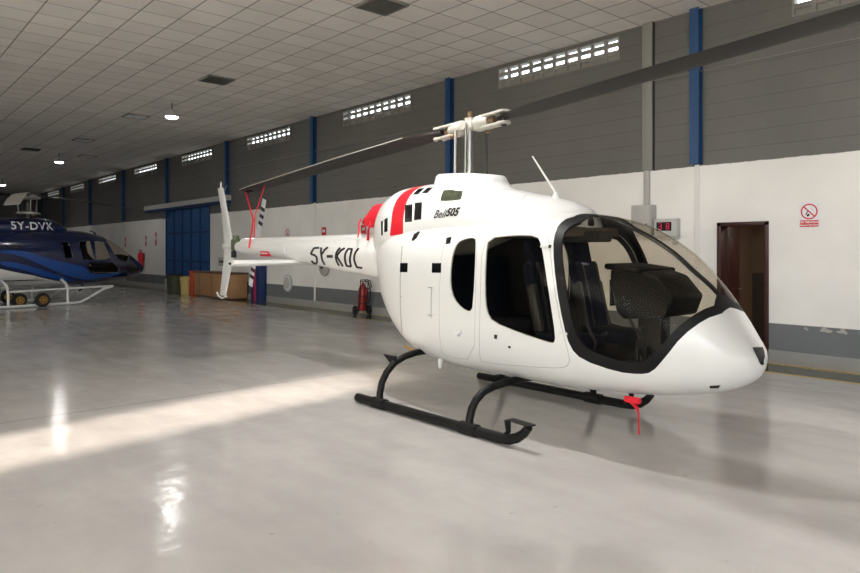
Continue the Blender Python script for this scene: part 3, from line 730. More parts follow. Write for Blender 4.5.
# ================================================================== WHITE HELICOPTER
H = empty('white_helicopter', 'white light helicopter with bubble canopy, red cowling band and black skids', 'helicopter', (5.10, 5.21, 0), -PI / 2)
dipf = pchip([-1.23, 1.8, 2.15, 2.55, 2.85, 3.14], [0, 0, .055, .055, 0, 0])
BODY = Skin([(-1.23, .22, 1.38, 1.86, 1.60, 2.0, 2.0), (-1.18, .30, 1.16, 1.92, 1.58, 2.0, 2.1), (-1.09, .385, .92, 1.97, 1.53, 2.0, 2.3), (-.95, .47, .74, 1.99, 1.46, 2.1, 2.5),
             (-0.60, .60, .50, 2.00, 1.38, 2.2, 2.7), (-0.20, .675, .41, 2.00, 1.34, 2.3, 2.9), (0.30, .71, .385, 2.00, 1.30, 2.5, 3.0), (1.00, .715, .395, 2.00, 1.25, 2.6, 3.0),
             (1.50, .70, .395, 1.97, 1.20, 2.6, 2.9), (2.00, .66, .42, 1.89, 1.12, 2.5, 2.8), (2.40, .595, .455, 1.69, 1.05, 2.4, 2.6), (2.70, .49, .51, 1.42, .97, 2.3, 2.4),
             (2.90, .375, .565, 1.17, .91, 2.2, 2.2), (3.03, .26, .63, .99, .86, 2.1, 2.0), (3.10, .16, .69, .90, .83, 2.0, 2.0), (3.14, .02, .78, .83, .81, 2.0, 2.0)], H, dipf)
PK = PI * KTH
S = BODY
outer_n = [(1.60, PK)] + S.trace([(574, 216.5), (564, 219.5), (555.5, 229), (552.7, 248), (556, 285), (563, 324), (570, 347.5), (582, 360), (617, 372), (640, 374.5), (652, 372.4), (664, 359), (682, 336), (705, 319), (722, 313.5)], 1, closed=False) + [(2.885, PK)]
inner_n = [(1.72, PK)] + S.trace([(580, 222.5), (570, 226), (562.5, 235), (561, 252), (565.5, 290), (572, 322), (579, 341), (590, 351), (620, 361.5), (638, 364), (647, 361), (659, 348), (679, 325.5), (701, 310), (716, 305)], 1, closed=False) + [(2.80, PK)]
door = S.trace([(482, 229.5), (541, 226.5), (548, 233), (550.6, 250), (554, 285), (561, 324), (568, 350), (570.5, 362), (565, 369), (528, 367), (484, 363), (478.5, 359), (480, 300)], 2)
dwin = S.trace([(488, 238), (513, 235), (537, 235.5), (541, 244), (544, 260), (549, 294), (555.5, 336), (554, 343.5), (547, 342.5), (519, 333), (492, 322), (486, 311), (484.5, 290), (485.5, 256)], 1)
rdoor = S.trace([(452, 231.5), (475.8, 229.8), (476.8, 250), (475.5, 300), (474.6, 360.5), (446, 357), (440, 350), (438.5, 300), (442, 245)], 1)
rwin = S.trace([(457, 243), (465, 238.5), (475, 237.5), (476.0, 245), (473, 306), (470, 312.3), (461, 308), (453.5, 299), (450, 285.5), (450.5, 268), (452.5, 254)], 1)
regs = [('post', [(1.66, PK - .026), (2.30, PK - .03), (2.84, PK - .026), (2.84, PK + .026), (2.30, PK + .03), (1.66, PK + .026)])]
regs[0] = ('post', resample(regs[0][1], .05))
def both(key, poly, seam=0):
    regs.append((key + 'R', poly)); regs.append((key + 'L', S.mirror(poly)))
for q, p in (('sq1', [(400.2, 263), (407.8, 263), (407.4, 272.2), (399.8, 272.2)]), ('sq2', [(432, 263), (441.3, 263), (441, 272.8), (431.7, 272.8)]),
             ('sq3', [(446.6, 237.8), (451.6, 236.8), (450.2, 243.6), (445.6, 244.2)]), ('sq4', [(411.6, 239.5), (414, 234), (419, 231), (420, 232.5), (416.5, 238.5), (412.8, 241.4)]),
             ('sq5', [(494.3, 334.5), (497.3, 335), (497, 339), (494, 338.6)]), ('sq7', [(709.5, 385.8), (720.5, 385.2), (718.5, 388.4), (709.8, 388.6)])):
    both(q, S.trace(p, 0, 1.5))
both('glass', resample(inner_n, .05)); both('frame', resample(outer_n, .05))
both('dwin', dwin); both('dpan', inset(door, .006)); both('dseam', door)
both('rwin', rwin); both('rpan', inset(rdoor, .005)); both('rseam', rdoor)
# panel joints on the engine bay side
for k, p in enumerate(([(402, 246), (399.5, 290), (402.5, 345)], [(431.5, 287), (431, 318)])):
    a = S.trace([(u - .55, v) for u, v in p], 1, 3, False); b = S.trace([(u + .55, v) for u, v in p], 1, 3, False)
    both('jt%d' % k, a + b[::-1])
g_ = S.trace([(588, 374), (640, 380), (690, 372), (728, 335)], 1, 3, False)
W_ = M['white']
parts = {'base': ('fuselage', H, W_, .012, M['trim'])}
for k in ('dseam', 'rseam', 'jt0', 'jt1'):
    for e in 'RL': parts[k + e] = ('fuselage', H, M['seam'], .012, M['trim'])
for k in ('sq1', 'sq2', 'sq3', 'sq4', 'sq5', 'sq6', 'sq7'):
    for e in 'RL': parts[k + e] = ('fuselage', H, M['darkglass'], .012, M['trim'])
parts['post'] = parts['frameR'] = parts['frameL'] = ('windshield_frame', H, M['blacksatin'], .022, M['blacksatin'])
for e in 'RL':
    parts['glass' + e] = ('windshield', H, M['canopy'], .006, M['canopy'], e)
    parts['dpan' + e] = ('front_door', H, W_, .016, M['trim'], e); parts['rpan' + e] = ('rear_door', H, W_, .016, M['trim'], e)
    parts['dwin' + e] = ('door_window', H, M['doorglass'], .005, M['doorglass'], e); parts['rwin' + e] = ('rear_window', H, M['doorglass'], .005, M['doorglass'], e)
made = S.build(regs, parts)
for e in 'RL':
    made['dwin' + e].parent = made['dpan' + e]; made['rwin' + e].parent = made['rpan' + e]
fus = made['base']
nv = MB()
def patch(px, m, off=.004):
    pts = resample(px, 1.2); cu = sum(p[0] for p in pts) / len(pts); cv_ = sum(p[1] for p in pts) / len(pts); vs = []; R_ = (1.0, .8, .6, .4, .2)
    for f in R_:
        for u, v in pts:
            uu, vv = cu + (u - cu) * f, cv_ + (v - cv_) * f; q = None
            while q is None: q = S.cast(uu, vv); uu -= .4
            vs.append(q + S.N(*S.inv_par(q)) * off)
    q = S.cast(cu, cv_); vs.append(q + S.N(*S.inv_par(q)) * off); n = len(pts)
    fs = [(i * n + k, i * n + (k + 1) % n, (i + 1) * n + (k + 1) % n, (i + 1) * n + k) for i in range(4) for k in range(n)] + [(4 * n + k, 4 * n + (k + 1) % n, 5 * n) for k in range(n)]
    return vs, fs
vs, fs = patch([(751.8, 347.8), (762.2, 347.4), (763.8, 353), (764.3, 359), (763.6, 363.6), (761.6, 365), (759.6, 364.2), (756, 356.5)], None, .007)
nv.add(vs, fs, M['ink']); nv.build('nose_inlet', parent=H)
hinge_sep = 1
# hinges, handles, latch bumps on both sides
def on_skin(u, v): return S.cast(u, v)
for e in 'RL':
    sg = 1 if e == 'R' else -1
    def P2(u, v):
        p = on_skin(u, v); return Vector((p.x, p.y * sg, p.z))
    for u, v in ((545.5, 246.5), (564, 333.5)):
        hb = MB(); p = P2(u, v); hb.box((p.x, p.y - .004 * sg, p.z), (.10, .02, .018), M['white2'], bev=.004); hb.box((p.x + .05, p.y - .004 * sg, p.z), (.012, .026, .028), M['darkmetal']); hb.build('hinge', parent=made['dpan' + e])
    p = P2(460, 333); t_ = MB().tube([(p.x - .02, p.y, p.z - .03), (p.x, p.y - .03 * sg, p.z - .005), (p.x + .02, p.y, p.z + .03)], [.012, .022, .01], M['white2'], 10); t_.build('step_bump', parent=made['rpan' + e])
    p = P2(509.6, 347); MB().lathe([(.012, 0), (.012, .006)], p, M['ink'], axis=(0, -sg, 0), seg=12).build('door_lock', parent=made['dpan' + e])
for u, v in ((430.5, 287.5), (430.5, 315.3), (401.5, 296.5), (401.5, 334.5)):
    p = on_skin(u, v); MB().box((p.x, p.y - .002, p.z), (.07 if u > 420 else .015, .012, .014), M['greybox'], bev=.003).build('panel_latch', parent=H)
# cowling over the engine, with vents and red band
C_ = Skin([(-1.35, .12, 1.55, 1.84, 1.70, 2, 2.0), (-1.31, .24, 1.5, 2.02, 1.72, 2, 2.2), (-1.21, .345, 1.5, 2.18, 1.75, 2, 2.4), (-1.05, .43, 1.5, 2.29, 1.75, 2, 2.5), (-.8, .50, 1.5, 2.355, 1.75, 2, 2.5), (-.4, .55, 1.5, 2.37, 1.75, 2, 2.5),
           (0, .57, 1.6, 2.35, 1.78, 2, 2.5), (.3, .568, 1.74, 2.31, 1.79, 2, 2.5), (.5, .56, 1.78, 2.28, 1.81, 2, 2.4), (1.0, .50, 1.80, 2.18, 1.82, 2, 2.2), (1.3, .43, 1.80, 2.115, 1.82, 2, 2.1), (1.5, .34, 1.80, 2.05, 1.82, 2, 2.0), (1.60, .2, 1.82, 1.985, 1.84, 2, 2.0), (1.63, .06, 1.84, 1.94, 1.86, 2, 2)], H)
cr = []
def cboth(key, px, it=0, d=1.5):
    p = C_.trace(px, it, d)
    if len(p) > 2: cr.append((key + 'R', p)); cr.append((key + 'L', C_.mirror(p)))
cboth('vent1', [(404.8, 205), (412.5, 204.2), (411.9, 221.8), (404.8, 222.3)]); cboth('vent2', [(414.9, 202.8), (422.1, 202.2), (421.1, 219.5), (413.9, 220.3)])
cboth('vent3', [(412.6, 194.6), (418.7, 188.6), (424.6, 187.8), (418, 194.6)]); cboth('vent4', [(421.4, 193.2), (427.7, 187.6), (433.5, 187.2), (427.2, 193.2)])
cboth('vent5', [(380.9, 221.5), (383, 220.4), (382.8, 235), (381.2, 236)]); cboth('vent6', [(384.4, 219.4), (387.8, 217.6), (387.5, 231.4), (384.2, 232.6)])
cboth('win', [(440.8, 201.6), (440.4, 199), (443, 190.8), (445, 190), (461.5, 189.6), (463, 191), (461.3, 198.8), (459.6, 200)], 1)
p = C_.trace([(390.0, 236), (391.3, 221.8), (392.6, 210), (396.5, 200), (402, 193.5), (407, 190.5)], 1, 2, False)
q = C_.trace([(403.0, 234), (403.4, 217), (405.6, 204.5), (410, 196), (414, 191.2), (417, 189)], 1, 2, False)
band = p + [(p[-1][0] + .06, PK - .12), (p[-1][0] + .07, PK)] + [(q[-1][0] + .10, PK), (q[-1][0] + .08, PK - .12)] + q[::-1]
band = resample(band, .05)
cr.append(('bandR', band)); cr.append(('bandL', C_.mirror(band)))
p = C_.trace([(518, 219), (520, 206), (526, 195)], 1, 2, False)
if len(p) > 2:
    p = p + [(p[-1][0], p[-1][1] + .1)]; cr.append(('jR', p + [(a - .008, b) for a, b in p[::-1]]))
cparts = {'base': ('engine_cowling', H, W_, .01, M['trim'])}
for e in 'RL':
    cparts['band' + e] = ('engine_cowling', H, M['red'], .01, M['trim']); cparts['j' + e] = ('engine_cowling', H, M['seam'], .01, M['trim'])
    for k in range(1, 7): cparts['vent%d' % k + e] = ('cooling_vent', H, M['darkglass'], .01, M['dark'], '%d%s' % (k, e))
    cparts['win' + e] = ('oil_sight_window', H, M['ventglass'], .01, M['dark'], e)
cm = C_.build(cr, cparts)
for k, o in cm.items():
    if o.name.startswith(('cooling', 'oil')): o.parent = cm['base']
# rotor mast fairing on top
mf = MB(); rings = []
for z, c, a, b in ((2.10, .20, .64, .44), (2.24, .14, .53, .37), (2.31, .10, .465, .325), (2.37, .085, .44, .30), (2.415, .08, .425, .285), (2.435, .08, .40, .265), (2.44, .08, .30, .2)):
    rings.append([(c + a * math.copysign(abs(math.cos(t)) ** .85, math.cos(t)), b * math.copysign(abs(math.sin(t)) ** .85, math.sin(t)), z + .03 * -((math.cos(t)) if z > 2.3 else 0)) for t in [2 * PI * k / 48 for k in range(48)]])
vs = [v for r in rings for v in r]; fs = [(i * 48 + k, i * 48 + (k + 1) % 48, (i + 1) * 48 + (k + 1) % 48, (i + 1) * 48 + k) for i in range(6) for k in range(48)] + [tuple(range(6 * 48, 7 * 48))]
mf.add(vs, fs, W_); mf.build('mast_fairing', parent=H, smooth=60)
# lettering on the cowling: text coordinates laid sideways onto the skin
def lay(skin, vs, x0, z0, side=-1, rot=0):
    out = []
    for a, b, _ in vs:
        a, b = a * math.cos(rot) - b * math.sin(rot), a * math.sin(rot) + b * math.cos(rot)
        h = skin.bvh.ray_cast(Vector((x0 + a * (-side), side * 3, z0 + b)), Vector((0, -side, 0)))
        q = h[0] if h[0] else Vector((x0 + a, side * .5, z0 + b)); out.append(q + Vector((0, side * .004, 0)))
    return out
p0 = C_.cast(439.6, 214.3); p1 = C_.cast(452.3, 212.4)
for side in (-1, 1):
    tm = MB()
    vs, fs = text_mesh('Bell', .118, .0012, .35, 1.0); tm.add(lay(C_, vs, p0.x, p0.z, side), fs, M['ink'])
    vs, fs = text_mesh('505', .112, .005, .22, 1.0); tm.add(lay(C_, vs, p1.x, p1.z, side), fs, M['ink'])
    tm.build('model_lettering', parent=H, smooth=0)
# tail boom
TB = Skin([(-5.50, .085, 1.585, 1.77, 1.68, 2, 2), (-5.4, .10, 1.575, 1.775, 1.68, 2, 2), (-4.0, .135, 1.50, 1.78, 1.64, 2, 2), (-3.0, .17, 1.41, 1.79, 1.61, 2, 2), (-1.95, .215, 1.31, 1.80, 1.56, 2, 2), (-1.25, .26, 1.27, 1.82, 1.55, 2, 2), (-1.0, .26, 1.27, 1.82, 1.55, 2, 2)], H)
tb = TB.build([], {'base': ('tail_boom', H, W_, 0, W_)}, step=.12, tstep=8)['base']
SH = Skin([(-5.40, .045, 1.66, 1.80, 1.70, 2, 2.4), (-5.36, .085, 1.65, 1.83, 1.70, 2, 2.6), (-3.0, .11, 1.64, 1.835, 1.72, 2, 2.8), (-1.6, .10, 1.64, 1.845, 1.74, 2, 2.8), (-1.1, .13, 1.64, 1.86, 1.74, 2, 2.6)], H)
SH.build([], {'base': ('drive_shaft_cover', H, W_, 0, W_)}, step=.15, tstep=8)
for s_ in (-3.72, -3.52): MB().tube([(s_, 0, 1.625), (s_ + .03, 0, 1.625)], .152, M['white2'], 32).build('boom_band', parent=H)
# registration on the tail boom (strokes laid on the curved skin)
def z(x, y): return (300 + x / 9.55, 225 + y / 9.55)
strokes = [[(186, 218), (140, 220), (127, 232), (104, 278)], [(104, 278), (150, 290), (165, 325), (162, 358), (155, 371)], [(155, 371), (128, 360), (110, 340)],
           [(205, 214), (200, 250), (206, 288)], [(268, 212), (236, 238), (206, 288)], [(206, 288), (214, 335), (238, 380)],
           [(386, 217), (352, 255), (342, 300), (350, 345), (376, 390)], [(430, 221), (390, 245), (352, 296)], [(352, 296), (378, 340), (412, 395)],
           [(505, 231), (458, 228)], [(462, 228), (432, 275), (428, 330), (446, 388)], [(440, 388), (492, 397)], [(499, 231), (480, 300), (477, 345), (490, 397)],
           [(562, 222), (526, 268), (516, 320), (528, 368), (546, 403)], [(538, 402), (568, 406), (597, 409)]]
rm = MB()
for st in strokes:
    vs, fs = TB.ribbon([z(*a) for a in st], 2.0, it=1 if len(st) > 3 else 0); rm.add(vs, fs, M['ink'])
vs, fs = TB.ribbon([z(256, 300), z(315, 300)], 2.8, it=0); rm.add(vs, fs, M['ink'])
r1 = rm.build('registration_lettering', parent=H, smooth=0)
rl = MB(); rl.add([(v[0], -v[1], v[2]) for v in rm.v], [f[::-1] for f in rm.f], M['ink']); rl.build('registration_lettering', parent=H, smooth=0)
rb = MB()
p = TB.cast(265.5, 253.4); rb.bx(p.x - .14, p.x + .14, p.y - .02, p.y + .03, p.z - .045, p.z + .035, M['red'], bev=.002)
rb.bx(p.x - .11, p.x + .11, p.y - .023, p.y, p.z - .008, p.z + .012, M['signwhite']); rb.build('red_placard', parent=H)
# horizontal stabiliser, fin, tail skid
def airfoil(ch, th, n=10):
    up = [(ch * (.5 - i / n), th * 2.9 * (math.sqrt(max(i / n, 0)) * .6 - (i / n) * .45 - (i / n) ** 2 * .15)) for i in range(n + 1)]
    return up + [(x, -y * .7) for x, y in up[-2:0:-1]]
def wing(mb, pts, m):
    """pts: list of (centre, chord, thickness, axis x, axis y)"""
    vs = []; n = 0
    for c, ch, th, ax, ay in pts:
        af = airfoil(ch, th); n = len(af); vs += [Vector(c) + Vector(ax) * x + Vector(ay) * y for x, y in af]
    fs = [(i * n + k, i * n + (k + 1) % n, (i + 1) * n + (k + 1) % n, (i + 1) * n + k) for i in range(len(pts) - 1) for k in range(n)]
    fs += [tuple(range(n))[::-1], tuple(range((len(pts) - 1) * n, len(pts) * n))]; mb.add(vs, fs, m)
hs = MB(); wing(hs, [((-3.62, yy, 1.44), ch, .10, (1, 0, 0), (0, 0, 1)) for yy, ch in ((-1.03, .26), (-1.0, .34), (-.5, .38), (0, .40), (.5, .38), (1.0, .34), (1.03, .26))], W_)
hso = hs.build('horizontal_stabiliser', parent=H, smooth=50)
for sg in (-1, 1): MB().lathe([(.018, 0), (.016, .02), (.006, .03)], (-3.6, sg * 1.03, 1.44), M['ink'], axis=(0, sg, 0), seg=12).build('position_light', parent=hso)
def pxs(u, v, l):
    k = (u - CX) / F_PX; x = 5.10 - l; y = (CC - k * SS) * x / (SS + k * CC); F = SS * x + CC * y
    return 5.21 - y, CAM_H - (v - HY) * F / F_PX
fl = [(218.9, 188), (222.7, 215), (225.2, 238), (225.6, 252), (224.6, 266), (221.2, 295.5)]; fr_ = [(223.2, 188), (227.5, 205), (232, 233), (233.4, 246), (232.2, 262), (226, 295.5)]
fn = MB(); pts = []
for a, b in zip(fl, fr_):
    s0, z0 = pxs(a[0] - 1.4, a[1], -.06); s1, z1 = pxs(*b, -.06); pts.append((((s0 + s1) / 2, .06, (z0 + z1) / 2), s1 - s0, .035, (1, 0, 0), (0, 1, 0)))
wing(fn, pts, W_); fno = fn.build('tail_fin', parent=H, smooth=50)
s0, z0 = pxs(221, 187.5, -.06); sb, zb = pxs(224, 296, -.06)
MB().tube([(s0, .06, z0 - .03), (s0, .06, z0 + .10)], .014, M['white2'], 8).build('fin_cap', parent=fno)
MB().tube([(s0 + .25, .06, z0 + .02), (s0 - .9, .5, z0 - .02)], .006, M['greybox'], 6).build('whip_antenna', parent=fno)
MB().tube([(sb + .1, .06, zb + .0), (sb - .08, .06, zb - .045), (sb - .24, .06, zb - .01), (sb - .30, .06, zb + .05)], .017, M['white2'], 8).build('tail_skid', parent=fno)
MB().tube([(-5.45, 0, 1.68), (sb + .28, .05, 1.69), (sb, .06, 1.69)], .045, M['white2'], 12).build('fin_spar', parent=H)
gb = MB(); gb.box((-5.62, .02, 1.72), (.2, .16, .2), M['gearbox'], bev=.03); gb.cyl((-5.62, 0, 1.60), (-5.62, 0, 1.88), .055, M['gearbox']); gb.box((-5.58, -.06, 1.56), (.1, .06, .12), M['darkmetal'], bev=.01)
gb.tube([(-5.62, .05, 1.74), (-5.53, .36, 1.745)], .03, M['darkmetal']); gb.build('tail_gearbox', parent=H)
tr = MB().lathe([(.05, -.05), (.07, -.02), (.07, .03), (.03, .06)], (-5.53, .36, 1.745), M['steel'], axis=(0, 1, 0), seg=16).build('tail_rotor_hub', parent=H)
def tblade(sg):
    A = Vector((-5.53, .35, 1.745)); B = A + Vector((.26, 0, .75)) * sg; d = (B - A).normalized(); n = 16; ch = Vector((d.z, 0, -d.x))
    mbs = MB(); L = (B - A).length
    edges = [0.08, .30, .42, .50, .58, .66, .74, .82, .90, 1.0]
    for i in range(len(edges) - 1):
        m = M['ink'] if i in (2, 4, 6) else M['signwhite']
        a, b = A + d * L * edges[i], A + d * L * edges[i + 1]
        vs = []; af = airfoil(.15, .012); k = len(af)
        for c in (a, b): vs += [c + ch * x + Vector((0, 1, 0)) * y for x, y in af]
        mbs.add(vs, [(q, (q + 1) % k, (q + 1) % k + k, q + k) for q in range(k)] + [tuple(range(k))[::-1], tuple(range(k, 2 * k))], m)
    mbs.build('tail_rotor_blade', parent=tr, smooth=40)
tblade(1); tblade(-1)

# main rotor
MX, MZ = .07, 2.965
mast = MB(); mast.cyl((MX, 0, 2.38), (MX, 0, 2.93), .036, M['steel']); mast.lathe([(.06, 0), (.055, .03), (.045, .04)], (MX, 0, 2.42), M['hub']); mo = mast.build('rotor_mast', parent=H)
for sx, yy, m in ((-.13, -.10, 'hub'), (.16, .10, 'darkmetal'), (.02, -.09, 'steel')):
    MB().cyl((MX + sx, yy, 2.40), (MX + sx, yy * .9, 2.93), .013, M[m], seg=10).build('pitch_link', parent=mo)
hubE = MB(); slope = .04
hubE.box((MX, 0, MZ), (.20, .15, .10), M['hub'], bev=.025); hubE.cyl((MX, 0, 2.92), (MX, 0, 3.05), .055, M['hub']); hubE.cyl((MX, 0, 3.05), (MX, 0, 3.12), .028, M['bronze'])
hubE.cyl((MX - .07, 0, MZ + .05), (MX - .07, 0, MZ + .10), .02, M['bronze']); hubE.cyl((MX + .07, .03, MZ + .05), (MX + .07, .03, MZ + .09), .02, M['darkmetal'])
hubE.cyl((MX, -.11, MZ), (MX, .11, MZ), .045, M['hub'])
hub = hubE.build('rotor_hub', parent=H)
YR = math.radians(-1.6)
def rot_dir(sg): return Vector((math.cos(YR) * sg, math.sin(YR) * sg, slope * sg)).normalized()
for sg in (1, -1):
    d = rot_dir(sg); side = Vector((-d.y, d.x, 0)).normalized(); up = d.cross(side) * 1
    if up.z < 0: up = -up
    O = Vector((MX, 0, MZ)); R3 = Matrix((d, side, up)).transposed()
    g = MB(); g.tube([O + d * .09, O + d * .13, O + d * .20, O + d * .30], [.055, .085, .085, .06], M['hub'], 20)
    for uz in (.058, -.058):
        g.box(O + d * .365 + up * uz, (.30, .12, .03), M['hub'], rot=R3, bev=.01); g.lathe([(.075, -.013), (.075, .013)], O + d * .50 + up * uz, M['hub'], axis=up, seg=20)
    g.lathe([(.03, -.085), (.03, .085)], O + d * .50, M['darkmetal'], axis=up, seg=12); g.cyl(O + d * .30, O + d * .38, .04, M['bronze'])
    g.lathe([(.028, -.10), (.035, -.08), (.02, -.06)], O + d * .2 + side * .07, M['bronze'], axis=up, seg=12)
    go = g.build('blade_grip', parent=hub)
    b = MB(); st = []
    for r, ch, th, tw, dr in ((.43, .12, .05, 0, 0), (.56, .17, .05, .1, 0), (.78, .29, .045, .16, 0), (1.0, .33, .042, .16, 0), (2.5, .33, .038, .13, .0), (4.0, .33, .035, .10, -.012), (5.3, .33, .030, .07, -.03), (5.58, .30, .022, .06, -.035), (5.68, .12, .012, .05, -.037)):
        lead = side * (1 if sg > 0 else 1)
        # blades pitch so that the leading edge is raised (leading edge of each blade is on opposite sides)
        if sg > 0: tw = tw * -.25
        ax = (side * math.cos(tw) + up * math.sin(tw)); ay = (up * math.cos(tw) - side * math.sin(tw))
        st.append((O + d * r + up * (dr + (.022 if sg > 0 else -.012) * max(0, r - .5)), ch, th, ax, ay))
    wing(b, st, M['blade']); bo = b.build('main_rotor_blade', parent=hub, smooth=50)
    if sg > 0: continue
    e = MB(); off = []
    for r, ch, th, ax, ay in [(s_[0], s_[1], s_[2], s_[3], s_[4]) for s_ in st[3:8]]: off.append(r + ax * (ch / 2 + .002))
    e.tube(off, .007, M['bladetop'], 8); e.build('leading_edge_strip', parent=bo)
    if sg < 0:
        tp = O + d * 5.66 - up * .10; MB().tube([tp - d * .22, tp - d * .12, tp + d * .04], [.03, .045, .02], M['ink'], 12).build('blade_tip_weight', parent=bo)
tip = Vector((MX, 0, MZ - .07)) + rot_dir(-1) * 5.42
# whip antenna, top of cowling
a0 = Vector((1.25, 0, 2.14)); MB().lathe([(.05, -.03), (.035, .015), (.015, .04)], (a0.x - .02, 0, 2.135), M['white2'], axis=(-.1, 0, 1)).tube([(a0.x - .01, 0, 2.15), (a0.x - .31, 0, 2.55)], [.014, .007], M['white2'], 8).build('roof_antenna', parent=H)
# landing gear: two skid tubes with raised toes, two bowed cross tubes
for sg in (-1, 1):
    sk = MB(); Y = sg * .93
    sk.tube([(-.72, Y, .05), (-.70, Y, .05), (1.36, Y, .05), (1.47, Y, .058), (1.56, Y, .09), (1.63, Y, .14), (1.68, Y, .20)], [.03, .045, .045, .044, .042, .038, .034], M['skid'], 16)
    so = sk.build('skid', parent=H)
    for s_ in (-.31, 1.0): MB().tube([(s_ - .10, Y, .052), (s_ + .10, Y, .052)], .056, M['skid'], 16).build('skid_saddle', parent=so)
    stp = MB(); stp.box((1.60, Y, .222), (.24, .09, .012), M['skid'], rot=Matrix.Rotation(.04, 3, 'Y'), bev=.004)
    stp.tube([(1.40, Y, .06), (1.46, Y, .12), (1.45, Y, .215)], [.02, .022, .03], M['skid'], 10)
    stp.build('toe_step', parent=so)
for s_, nm in ((-.31, 'rear'), (1.0, 'front')):
    half = [(.93, .06), (.925, .16), (.90, .26), (.84, .36), (.74, .445), (.60, .50), (.44, .525), (.25, .53), (0, .53)] if nm == 'rear' else [(.93, .06), (.925, .14), (.90, .22), (.85, .29), (.76, .35), (.62, .385), (.44, .40), (.25, .405), (0, .405)]
    pts = [(s_, -a, b) for a, b in half] + [(s_, a, b) for a, b in half[-2::-1]]
    ct = MB().tube(pts, [.036] * len(pts), M['skid'], 14); co = ct.build('cross_tube', parent=H)
    if nm == 'rear':
        for sg in (-1, 1):
            MB().prism([(-.17, .05), (.03, .05), (.03, -.03), (-.05, -.03)], .03, M['skid'], origin=(s_, sg * .74, .47)).build('boarding_step', parent=co)
# small belly fittings
MB().lathe([(.012, -.10), (.022, -.08), (.026, 0)], (.06, -.42, .50), M['white2'], axis=(0, 0, 1), seg=12).build('drain_fitting', parent=H)
MB().tube([(-.60, -.36, .56), (-.44, -.36, .52)], [.012, .016], M['gold'], 8).build('belly_light', parent=H)
# cabin interior
ci = MB(); ci.prism([(-.1, -.44), (1.6, -.48), (2.15, -.44), (2.5, -.32), (2.5, .32), (2.15, .44), (1.6, .48), (-.1, .44)], .03, M['trim'], origin=(0, 0, .60), ax=(1, 0, 0), ay=(0, 1, 0)); ci.build('cabin_floor', parent=H)
bh = MB(); prof = [(math.sin(t) * .62, 1.26 + .66 * -math.cos(t)) for t in [2 * PI * k / 32 for k in range(32)]]
bh.prism([(a, b) for a, b in prof], .04, M['trim'], origin=(-.10, 0, 0), ax=(0, 1, 0), ay=(0, 0, 1)); bh.build('rear_bulkhead', parent=H)
rf = MB(); rf.bx(-.05, 1.62, -.46, .46, 1.75, 1.84, M['rooflining'], bev=.02); rf.bx(1.35, 1.78, -.10, .10, 1.70, 1.80, M['trim'], bev=.02); rf.build('roof_lining', parent=H)
def seat(y, s0, w=.38):
    t = MB(); t.box((s0 + .22, y, .84), (.50, w, .13), M['seat'], bev=.05); so = t.build('seat', parent=H)
    b = MB(); th = -.22; R = Matrix.Rotation(th, 3, 'Y')
    b.box((s0 - .06, y, 1.20), (.12, w, .66), M['seat'], rot=R, bev=.05)
    b.box((s0 - .155, y, 1.60), (.11, w * .62, .26), M['seat'], rot=R, bev=.045)
    for sg in (-1, 1): b.box((s0 - .03, y + sg * w * .44, 1.12), (.10, .05, .42), M['seatshell'], rot=R, bev=.02)
    b.build('backrest', parent=so)
    sh = MB(); sh.box((s0 + .2, y, .70), (.34, w * .8, .16), M['trim'], bev=.02); sh.build('seat_base', parent=so)
    for sg in (-1, 1): MB().tube([(s0 - .06, y + sg * .10, 1.52), (s0 + .03, y + sg * .11, 1.2), (s0 + .1, y + sg * .13, .93)], .016, M['trim'], 6, flat=.25).build('harness', parent=so)
seat(-.33, 1.42); seat(.33, 1.42)
rs = MB(); rs.box((.36, 0, .84), (.46, 1.12, .14), M['seat'], bev=.04); ro = rs.build('rear_bench', parent=H)
rs = MB(); rs.box((.11, 0, 1.22), (.12, 1.1, .70), M['seat'], rot=Matrix.Rotation(-.12, 3, 'Y'), bev=.04); rs.build('backrest', parent=ro)
ip = MB()
ip.prism([(1.98, 1.46), (2.16, 1.50), (2.42, 1.42), (2.56, 1.26), (2.50, 1.10), (2.10, 1.06), (2.04, 1.12), (1.98, 1.36)], .50, M['panel'], ax=(1, 0, 0), ay=(0, 0, 1)); po = ip.build('instrument_panel', parent=H, bevel=.025)
hd_ = MB().box((2.12, 0, 1.475), (.34, .58, .05), M['panel'], rot=Matrix.Rotation(.12, 3, 'Y'), bev=.02).build('glare_shield', parent=po)
for yy in (-.13, .13): MB().box((1.985, yy, 1.27), (.02, .22, .22), M['screen'], bev=.004).build('display_screen', parent=po)
pd = MB(); pd.box((2.25, 0, .86), (.22, .16, .46), M['trim'], bev=.02); pd.build('pedestal', parent=po)
for yy, zz in ((-.1, .98), (-.06, .84), (-.12, .92), (.1, .9)): MB().lathe([(.022, 0), (.022, .02), (.014, .03)], (2.2, yy, zz), M['darkmetal'], axis=(0, -1, 0), seg=12).build('control_knob', parent=po)
for yy in (-.33, .33):
    cy = MB(); cy.tube([(1.86, yy, .63), (1.90, yy, .85), (1.80, yy, 1.02), (1.79, yy, 1.12)], [.014, .014, .016, .022], M['trim'], 10); cy.build('cyclic_stick', parent=H)
    for q in (-.09, .09):
        pe = MB(); pe.tube([(2.42, yy + q * .7, .64), (2.36, yy + q * .7, .80)], .012, M['darkmetal'], 8); pe.box((2.35, yy + q * .7, .81), (.02, .08, .10), M['darkmetal'], bev=.008); pe.build('rudder_pedal', parent=H)
MB().tube([(1.55, -.04, .64), (1.66, -.04, .80), (1.82, -.04, .90)], .018, M['trim'], 8).build('collective_lever', parent=H)

